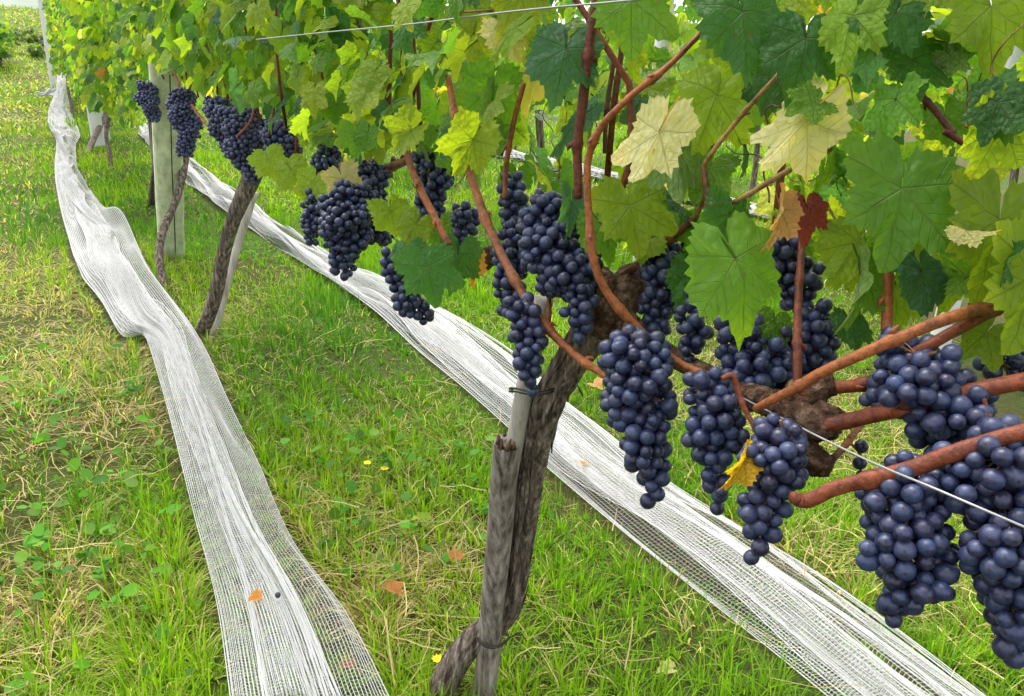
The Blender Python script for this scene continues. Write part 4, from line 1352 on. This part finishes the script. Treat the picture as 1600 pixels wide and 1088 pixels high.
# far left: another row, hedge bushes, trees on the skyline
def bush(name, base, rx, ry, rz, n, size, cols, label, cat, trunk=True, group=None):
    o = empty(name, base, label, cat, group)
    lv = []
    blobs = [(np.array([random.gauss(0, .45) * rx, random.gauss(0, .45) * ry, rz * random.uniform(.5, 1.3)]), random.uniform(.35, .6)) for _ in range(9)]
    for _ in range(n):
        c, s = random.choice(blobs)
        v = unit(np.random.default_rng(random.randrange(10**9)).normal(size=3)); rr = random.uniform(.55, 1) * s
        p = np.asarray(base) + c + v * rr * np.array([rx, ry, rz])
        p[2] = max(p[2], base[2] + .03)
        nrm = unit(v + np.array([random.gauss(0, .4), random.gauss(0, .4), random.gauss(0, .4)])); tip = unit(np.array([random.gauss(0, 1), random.gauss(0, 1), -.6]))
        if abs(nrm.dot(tip)) > .93: continue
        lv.append((p, tip, nrm, size * random.uniform(.7, 1.3), random.choice(cols) * random.uniform(.7, 1.3), random.randrange(6)))
    leaf_mass('crown' if trunk else 'foliage', lv, 2, o)
    if trunk:
        b = Bag(); tube(b, smooth_path([np.asarray(base), np.asarray(base) + np.array([.05, 0, rz * .5]), np.asarray(base) + np.array([0, .05, rz])], 10), [rz * .06, rz * .05, rz * .02], 8, .08)
        link('trunk', b.mesh('trunk', M_BARK, base), o)
    return o


for k, (px, dep, lab) in enumerate(((52, 24, 'grey green shrub standing past the end of the near row'),)):
    p = D(px + 10, 90, dep); p[2] = float(hz(p[0], p[1])) - .15
    bush('shrub', p, .65, .8, .6, 900, .08, [np.array([.09, .14, .06]), np.array([.075, .12, .05])], lab, 'shrub')
p = D(-6, 70, 20); p[2] = float(hz(p[0], p[1]))
bush('grapevine', p, .35, 1.4, .75, 700, .09, [GREEN_M, GREEN_Y, GREEN_D], 'leafy grapevine of another row at the left edge', 'grapevine')
p = D(-40, 20, 190); p[2] = float(hz(p[0], p[1])) + 1.0
bush('tree', p, 9, 4, 2.2, 600, 1.0, [np.array([.07, .09, .07]), np.array([.085, .105, .07])], 'low grey green tree on the far skyline at upper left', 'tree', True)

# ------------------------------------------------------------------ grass
def sample_ground(n, ymin, ymax, seed, margin=160):
    r_ = np.random.default_rng(seed)
    keepx, keepy = [], []
    tot = 0
    # depth-weighted along y, then across the view wedge
    while tot < n:
        y = ymin + (ymax - ymin) * r_.random(n * 2)
        x = r_.uniform(-0.75 * 1, 1.0, n * 2) * (1.2 + 0.95 * y) + 0.15 * y
        X = np.stack([x, y, hz(x, y)], 1)
        px, py, d = project(X)
        ok = (px > -margin) & (px < 1600 + margin) & (py < 1088 + 150) & (d > .3)
        keepx.append(x[ok]); keepy.append(y[ok]); tot += ok.sum()
    return np.concatenate(keepx)[:n], np.concatenate(keepy)[:n]


def in_net(x, y):
    m = np.zeros(len(x), bool)
    for Lc, Rc in ((NL_L, NL_R), (NR_L, NR_R)):
        oL = np.argsort(Lc[:, 1]); oR = np.argsort(Rc[:, 1])
        xl = np.interp(y, Lc[oL, 1], Lc[oL, 0]); xr = np.interp(y, Rc[oR, 1], Rc[oR, 0])
        lo, hi = np.minimum(xl, xr) - .03, np.maximum(xl, xr) + .02
        m |= (x > lo) & (x < hi) & (y < min(Lc[:, 1].max(), 14))
    return m


PATCHES = [(G(190, 680), .26, .42), (G(110, 950), .22, .40), (G(40, 560), .5, .45), (G(560, 960), .16, .4), (G(690, 870), .14, .45), (G(430, 800), .14, .35), (G(1090, 1010), .12, .35), (G(1230, 900), .2, .3)]


def DRYP(x, y):                                # matted dead straw
    d = 0
    for p, r, a in PATCHES:
        d = d + a * np.exp(-((x - p[0]) ** 2 + (y - p[1]) ** 2) / r ** 2)
    return d


def dryness(x, y):
    """share of straw: more to the left and in patches"""
    d = 0.20 + 0.20 * vnoise(x * 1.3, y * 1.3, 3) + 0.14 * vnoise(x * 4.0, y * 4.0, 4)
    d = d + 0.06 + 0.30 * np.clip((0.1 - x), -0.4, 0.8) + 0.12 * np.clip((x - 1.7), 0, 1)*0
    d = d + 0.25 * np.exp(-((x - .50) / .25) ** 2) * (y < 2.2) + DRYP(x, y)
    return np.clip(d, 0.02, 0.8)


def blades(n, ymin, ymax, seed, lmin, lmax, wmin, wmax, seg3=True, weight=None):
    r_ = np.random.default_rng(seed + 77)
    x, y = sample_ground(n, ymin, ymax, seed)
    # gather into tufts
    tx = r_.normal(0, 1, n); ty = r_.normal(0, 1, n)
    cell = 0.07
    cx = (np.floor(x / cell) + 0.5 + 0.4 * np.sin(np.floor(y / cell) * 12.9 + np.floor(x / cell) * 4.1)) * cell
    cy = (np.floor(y / cell) + 0.5 + 0.4 * np.sin(np.floor(x / cell) * 7.7 + np.floor(y / cell) * 2.3)) * cell
    pull = r_.random(n) * 0.7
    x = x * (1 - pull) + cx * pull; y = y * (1 - pull) + cy * pull
    # thin patches where the soil and thatch show
    thin = vnoise(x * 2.2, y * 2.2, 9) + 0.5 * vnoise(x * 6, y * 6, 10)
    keep = r_.random(n) < np.clip(0.95 + (0.9 if ymax < 7 else 0.25) * thin, 0.30, 1)
    x, y, cx, cy = x[keep], y[keep], cx[keep], cy[keep]; n = len(x)
    z = hz(x, y)
    L = r_.uniform(lmin, lmax, n) * (0.75 + 0.35 * vnoise(x * 2.5, y * 2.5, 5)).clip(.45, 1.3)
    net_m = in_net(x, y)
    L = np.where(net_m, L * 0.3, L)
    Wd = r_.uniform(wmin, wmax, n)
    dry = r_.random(n) < dryness(x, y)
    az = np.arctan2(y - cy, x - cx) + r_.normal(0, 0.9, n)
    lean = np.where(dry, r_.uniform(.6, 1.7, n), np.abs(r_.normal(0.7, .5, n)).clip(0, 1.7))
    green = np.array([0.100, 0.225, 0.009]); lime = np.array([0.195, 0.315, 0.012]); deep = np.array([0.040, 0.130, 0.014]); straw = np.array([0.42, 0.34, 0.16]); brown = np.array([0.16, 0.10, 0.045])
    u = r_.random(n)[:, None]; q = np.clip(0.5 + 0.38 * vnoise(x * 1.9, y * 1.9, 6) + r_.normal(0, .22, n), 0, 1)[:, None]
    col = np.where(q < .45, deep + (green - deep) * (q / .45), green + (lime - green) * ((q - .45) / .55))
    dc = straw * (0.55 + 0.75 * u) ; dc = np.where(u < .28, brown * (0.6 + u * 2), dc)
    if ymin > 10: col = col * 0.45 + np.array([0.16, 0.235, 0.035]) * 0.55
    if ymin > 10: dc = dc * 0.4 + np.array([0.24, 0.28, 0.09]) * 0.6
    elif ymin > 2: dc = dc * 0.65 + np.array([0.22, 0.26, 0.06]) * 0.35
    col = np.where(dry[:, None], dc, col) * r_.uniform(.8, 1.25, n)[:, None]
    dirx, diry = np.cos(az), np.sin(az)
    twist = az + np.pi / 2 + r_.normal(0, .5, n)
    wx, wy = np.cos(twist), np.sin(twist)
    V = []; ts = (0.0, .4, .75, 1.0) if seg3 else (0.0, .55, 1.0)
    curve = r_.uniform(1.3, 2.2, n)
    for t in ts:
        h = L * (t - 0.30 * np.minimum(lean, 1.6) * t ** 2) * np.clip(1.15 - .45 * lean, .25, 1)
        out_ = L * lean * 0.75 * t ** curve
        c = np.stack([x + dirx * out_, y + diry * out_, z + h - .004], 1)
        w = Wd * (1 - t ** 1.6) * .5
        if t < 1:
            o = np.stack([wx * w, wy * w, np.zeros(n)], 1)
            V += [c - o, c + o]
        else:
            V.append(c)
    k = len(V)
    VV = np.stack(V, 1).reshape(-1, 3)
    base = (np.arange(n) * k)[:, None]
    Q = []
    for s in range(len(ts) - 2):
        Q.append(base + np.array([2 * s, 2 * s + 1, 2 * s + 3, 2 * s + 2]))
    T = base + np.array([k - 3, k - 2, k - 1])
    return VV, Q, T, np.repeat(col, k, 0)


def grass_object(name, parts, label):
    Vs, Fs4, Fs3, Cs = [], [], [], []; n = 0
    for (V, Q, T, c) in parts:
        Vs.append(V); Cs.append(c)
        Fs4 += [q + n for q in Q]; Fs3.append(T + n); n += len(V)
    me = np_mesh(name, np.concatenate(Vs), [np.concatenate(Fs4), np.concatenate(Fs3)], M_BLADE, tint=np.concatenate(Cs))
    tag(link(name, me), label, 'grass', kind='stuff')


grass_object('grass', [
    blades(112000, 0.5, 2.6, 1, .04, .135, .0020, .0050),
    blades(80000, 0.5, 2.6, 11, .012, .05, .002, .0045, False),
    blades(150000, 2.6, 6.0, 2, .045, .12, .004, .008, False),
    blades(95000, 6.0, 14, 3, .06, .14, .009, .018, False),
    blades(80000, 14, 34, 4, .10, .2, .03, .05, False),
    blades(30000, 34, 75, 5, .16, .30, .09, .15, False),
], 'bright green meadow grass mixed with straw under and beside the vines')


def straws():
    b = Bag(); r_ = np.random.default_rng(5)
    Vs, Cs, Qs, n = [], [], [], 0
    x, y = sample_ground(7000, .6, 4.5, 21)
    w = r_.random(len(x)) < np.clip(dryness(x, y) * 1.7, .08, 1)
    x, y = x[w], y[w]
    nm = in_net(x, y); x, y = x[~nm], y[~nm]
    for xi, yi in zip(x, y):
        a = r_.uniform(0, 6.28); L = r_.uniform(.06, .24); bend = r_.normal(0, .9)
        k = 5; P = [np.array([xi, yi, float(hz(xi, yi)) + r_.uniform(.02, .06)])]
        for s in range(k - 1):
            a += bend / k + (r_.normal(0, .7) if r_.random() < .2 else 0)
            P.append(P[-1] + np.array([math.cos(a), math.sin(a), 0]) * L / k + np.array([0, 0, r_.normal(0, .008)]))
        P = np.array(P); P[:, 2] = np.maximum(P[:, 2], hz(P[:, 0], P[:, 1]) + .008)
        w_ = r_.uniform(.0012, .0026); sd = np.array([-math.sin(a), math.cos(a), .3]) * w_ / 2
        V = np.concatenate([P - sd, P + sd]); Vs.append(V)
        Qs.append(np.array([(i, i + 1, i + k + 1, i + k) for i in range(k - 1)]) + n); n += 2 * k
        c = np.array([.42, .33, .16]) * r_.uniform(.55, 1.25); Cs.append(np.tile(c, (2 * k, 1)))
    me = np_mesh('dry_grass', np.concatenate(Vs), [np.concatenate(Qs)], M_BLADE, tint=np.concatenate(Cs))
    tag(link('dry_grass', me), 'pale dead straw lying loose in the grass', 'dry grass', kind='stuff')


straws()


def weeds():
    """small round leaved weeds and clover between the grass"""
    r_ = np.random.default_rng(8)
    Vs, Ts, Cs, n = [], [], [], 0
    x, y = sample_ground(3400, .6, 5, 31)
    f = vnoise(x * 1.8 + 4, y * 1.8, 12) + 0.3 * r_.normal(size=len(x))
    w = f > .62
    x, y = x[w], y[w]; nm = in_net(x, y); x, y = x[~nm], y[~nm]
    for xi, yi in zip(x, y):
        for q in range(r_.integers(2, 5)):
            c = np.array([xi + r_.normal(0, .018), yi + r_.normal(0, .018), float(hz(xi, yi)) + r_.uniform(.02, .07)])
            s = r_.choice([.006, .008, .010, .013, .019]); a = r_.uniform(0, 6.28)
            nn = unit(np.array([r_.normal(0, .4), r_.normal(0, .4), 1]))
            u = unit(np.cross(nn, [math.cos(a), math.sin(a), 0])); v = np.cross(nn, u)
            prof = [(0, -.95), (.6, -.6), (.75, 0), (.5, .65), (0, 1.1), (-.5, .65), (-.75, 0), (-.6, -.6)]
            V = [c] + [c + u * p * s + v * p2 * s - nn * s * .15 * abs(p) * (-1) for p, p2 in prof]
            Vs.append(np.array(V)); Ts.append(np.array([(0, i + 1, (i + 1) % 8 + 1) for i in range(8)]) + n); n += 9
            col = np.array([.055, .165, .012]) * r_.uniform(.6, 1.6) * np.array([r_.uniform(.8, 1.5), 1, r_.uniform(.8, 1.3)])
            Cs.append(np.tile(col, (9, 1)))
    me = np_mesh('weeds', np.concatenate(Vs), [np.concatenate(Ts)], M_BLADE, tint=np.concatenate(Cs))
    tag(link('weeds', me), 'small round leaved weeds and clover in the grass', 'weeds', kind='stuff')


weeds()

# ------------------------------------------------------------------ small things lying about
def fallen(px, py, size, col, label, z=.05):
    p = G(px, py, z)
    nrm = unit(np.array([random.gauss(0, .3), random.gauss(0, .3), 1])); a = random.uniform(0, 6.28)
    o = put_leaf(None, p, np.array([math.cos(a), math.sin(a), .1]), nrm, size, col, 4, 1, 'fallen_leaf')
    tag(o, label, 'fallen leaf', 'fallen vine leaves')


fallen(610, 920, .034, BROWN * 1.7, 'curled orange brown leaf in the grass between the nets')
fallen(402, 932, .018, BROWN * 2.0, 'small brown leaf scrap lying on the left net', .10)
fallen(545, 930 + 110, .02, BROWN * 1.2, 'dull brown leaf at the right edge of the left net')
fallen(712, 870, .026, BROWN * 1.6, 'tan dead leaf left of the grey stake')
fallen(912, 725, .022, np.array([.35, .2, .09]), 'pinkish leaf scrap on the right net', .07)
fallen(1045, 1045, .024, CREAM, 'pale dry leaf in the grass left of the right net')
fallen(930, 600, .04, np.array([.42, .24, .11]), 'light brown leaf on the grass right of the trunk')
fallen(660, 810, .03, GREEN_Y, 'yellow green leaf lying in the grass between the nets')


def flower(px, py, lab):
    p = G(px, py, .06)
    o = empty('yellow_flower', np.array([p[0], p[1], 0.0]), lab, 'flower', 'yellow flowers in the grass')
    m = plain('yellow_petal', (0.75, 0.55, 0.01), .6, .2)
    gm = plain('green_stalk', (.08, .16, .03), .6, .2)
    b = Bag(); tube(b, np.array([[p[0], p[1], 0], [p[0] + .003, p[1], .03], p]), .0012, 5)
    link('stalk', b.mesh('stalk', gm, o.location), o)
    for k in range(9):
        a = k * 2 * math.pi / 9
        u = np.array([math.cos(a), math.sin(a), .45]); v = np.array([-math.sin(a), math.cos(a), 0])
        b = Bag(); b.add([p, p + u * .006 + v * .004, p + u * .012, p + u * .006 - v * .004], [(0, 1, 2, 3)])
        link('petal', b.mesh('petal', m, o.location), o)


flower(684, 1032, 'bright yellow flower in the grass beside the tied trunk base')
flower(574, 725, 'small yellow flower amid the grass between the nets, left of its pair')
flower(601, 734, 'small yellow flower amid the grass between the nets, right of its pair')
dk = D(434, 930, 1.5); dk = G(434, 930, .105)
g = bpy.data.objects.new('fallen_grape', BERRY); COL.objects.link(g); g.location = dk; g.scale = (.0055, .0055, .006)
tag(g, 'shrivelled dark berry lying on the left net', 'grape')
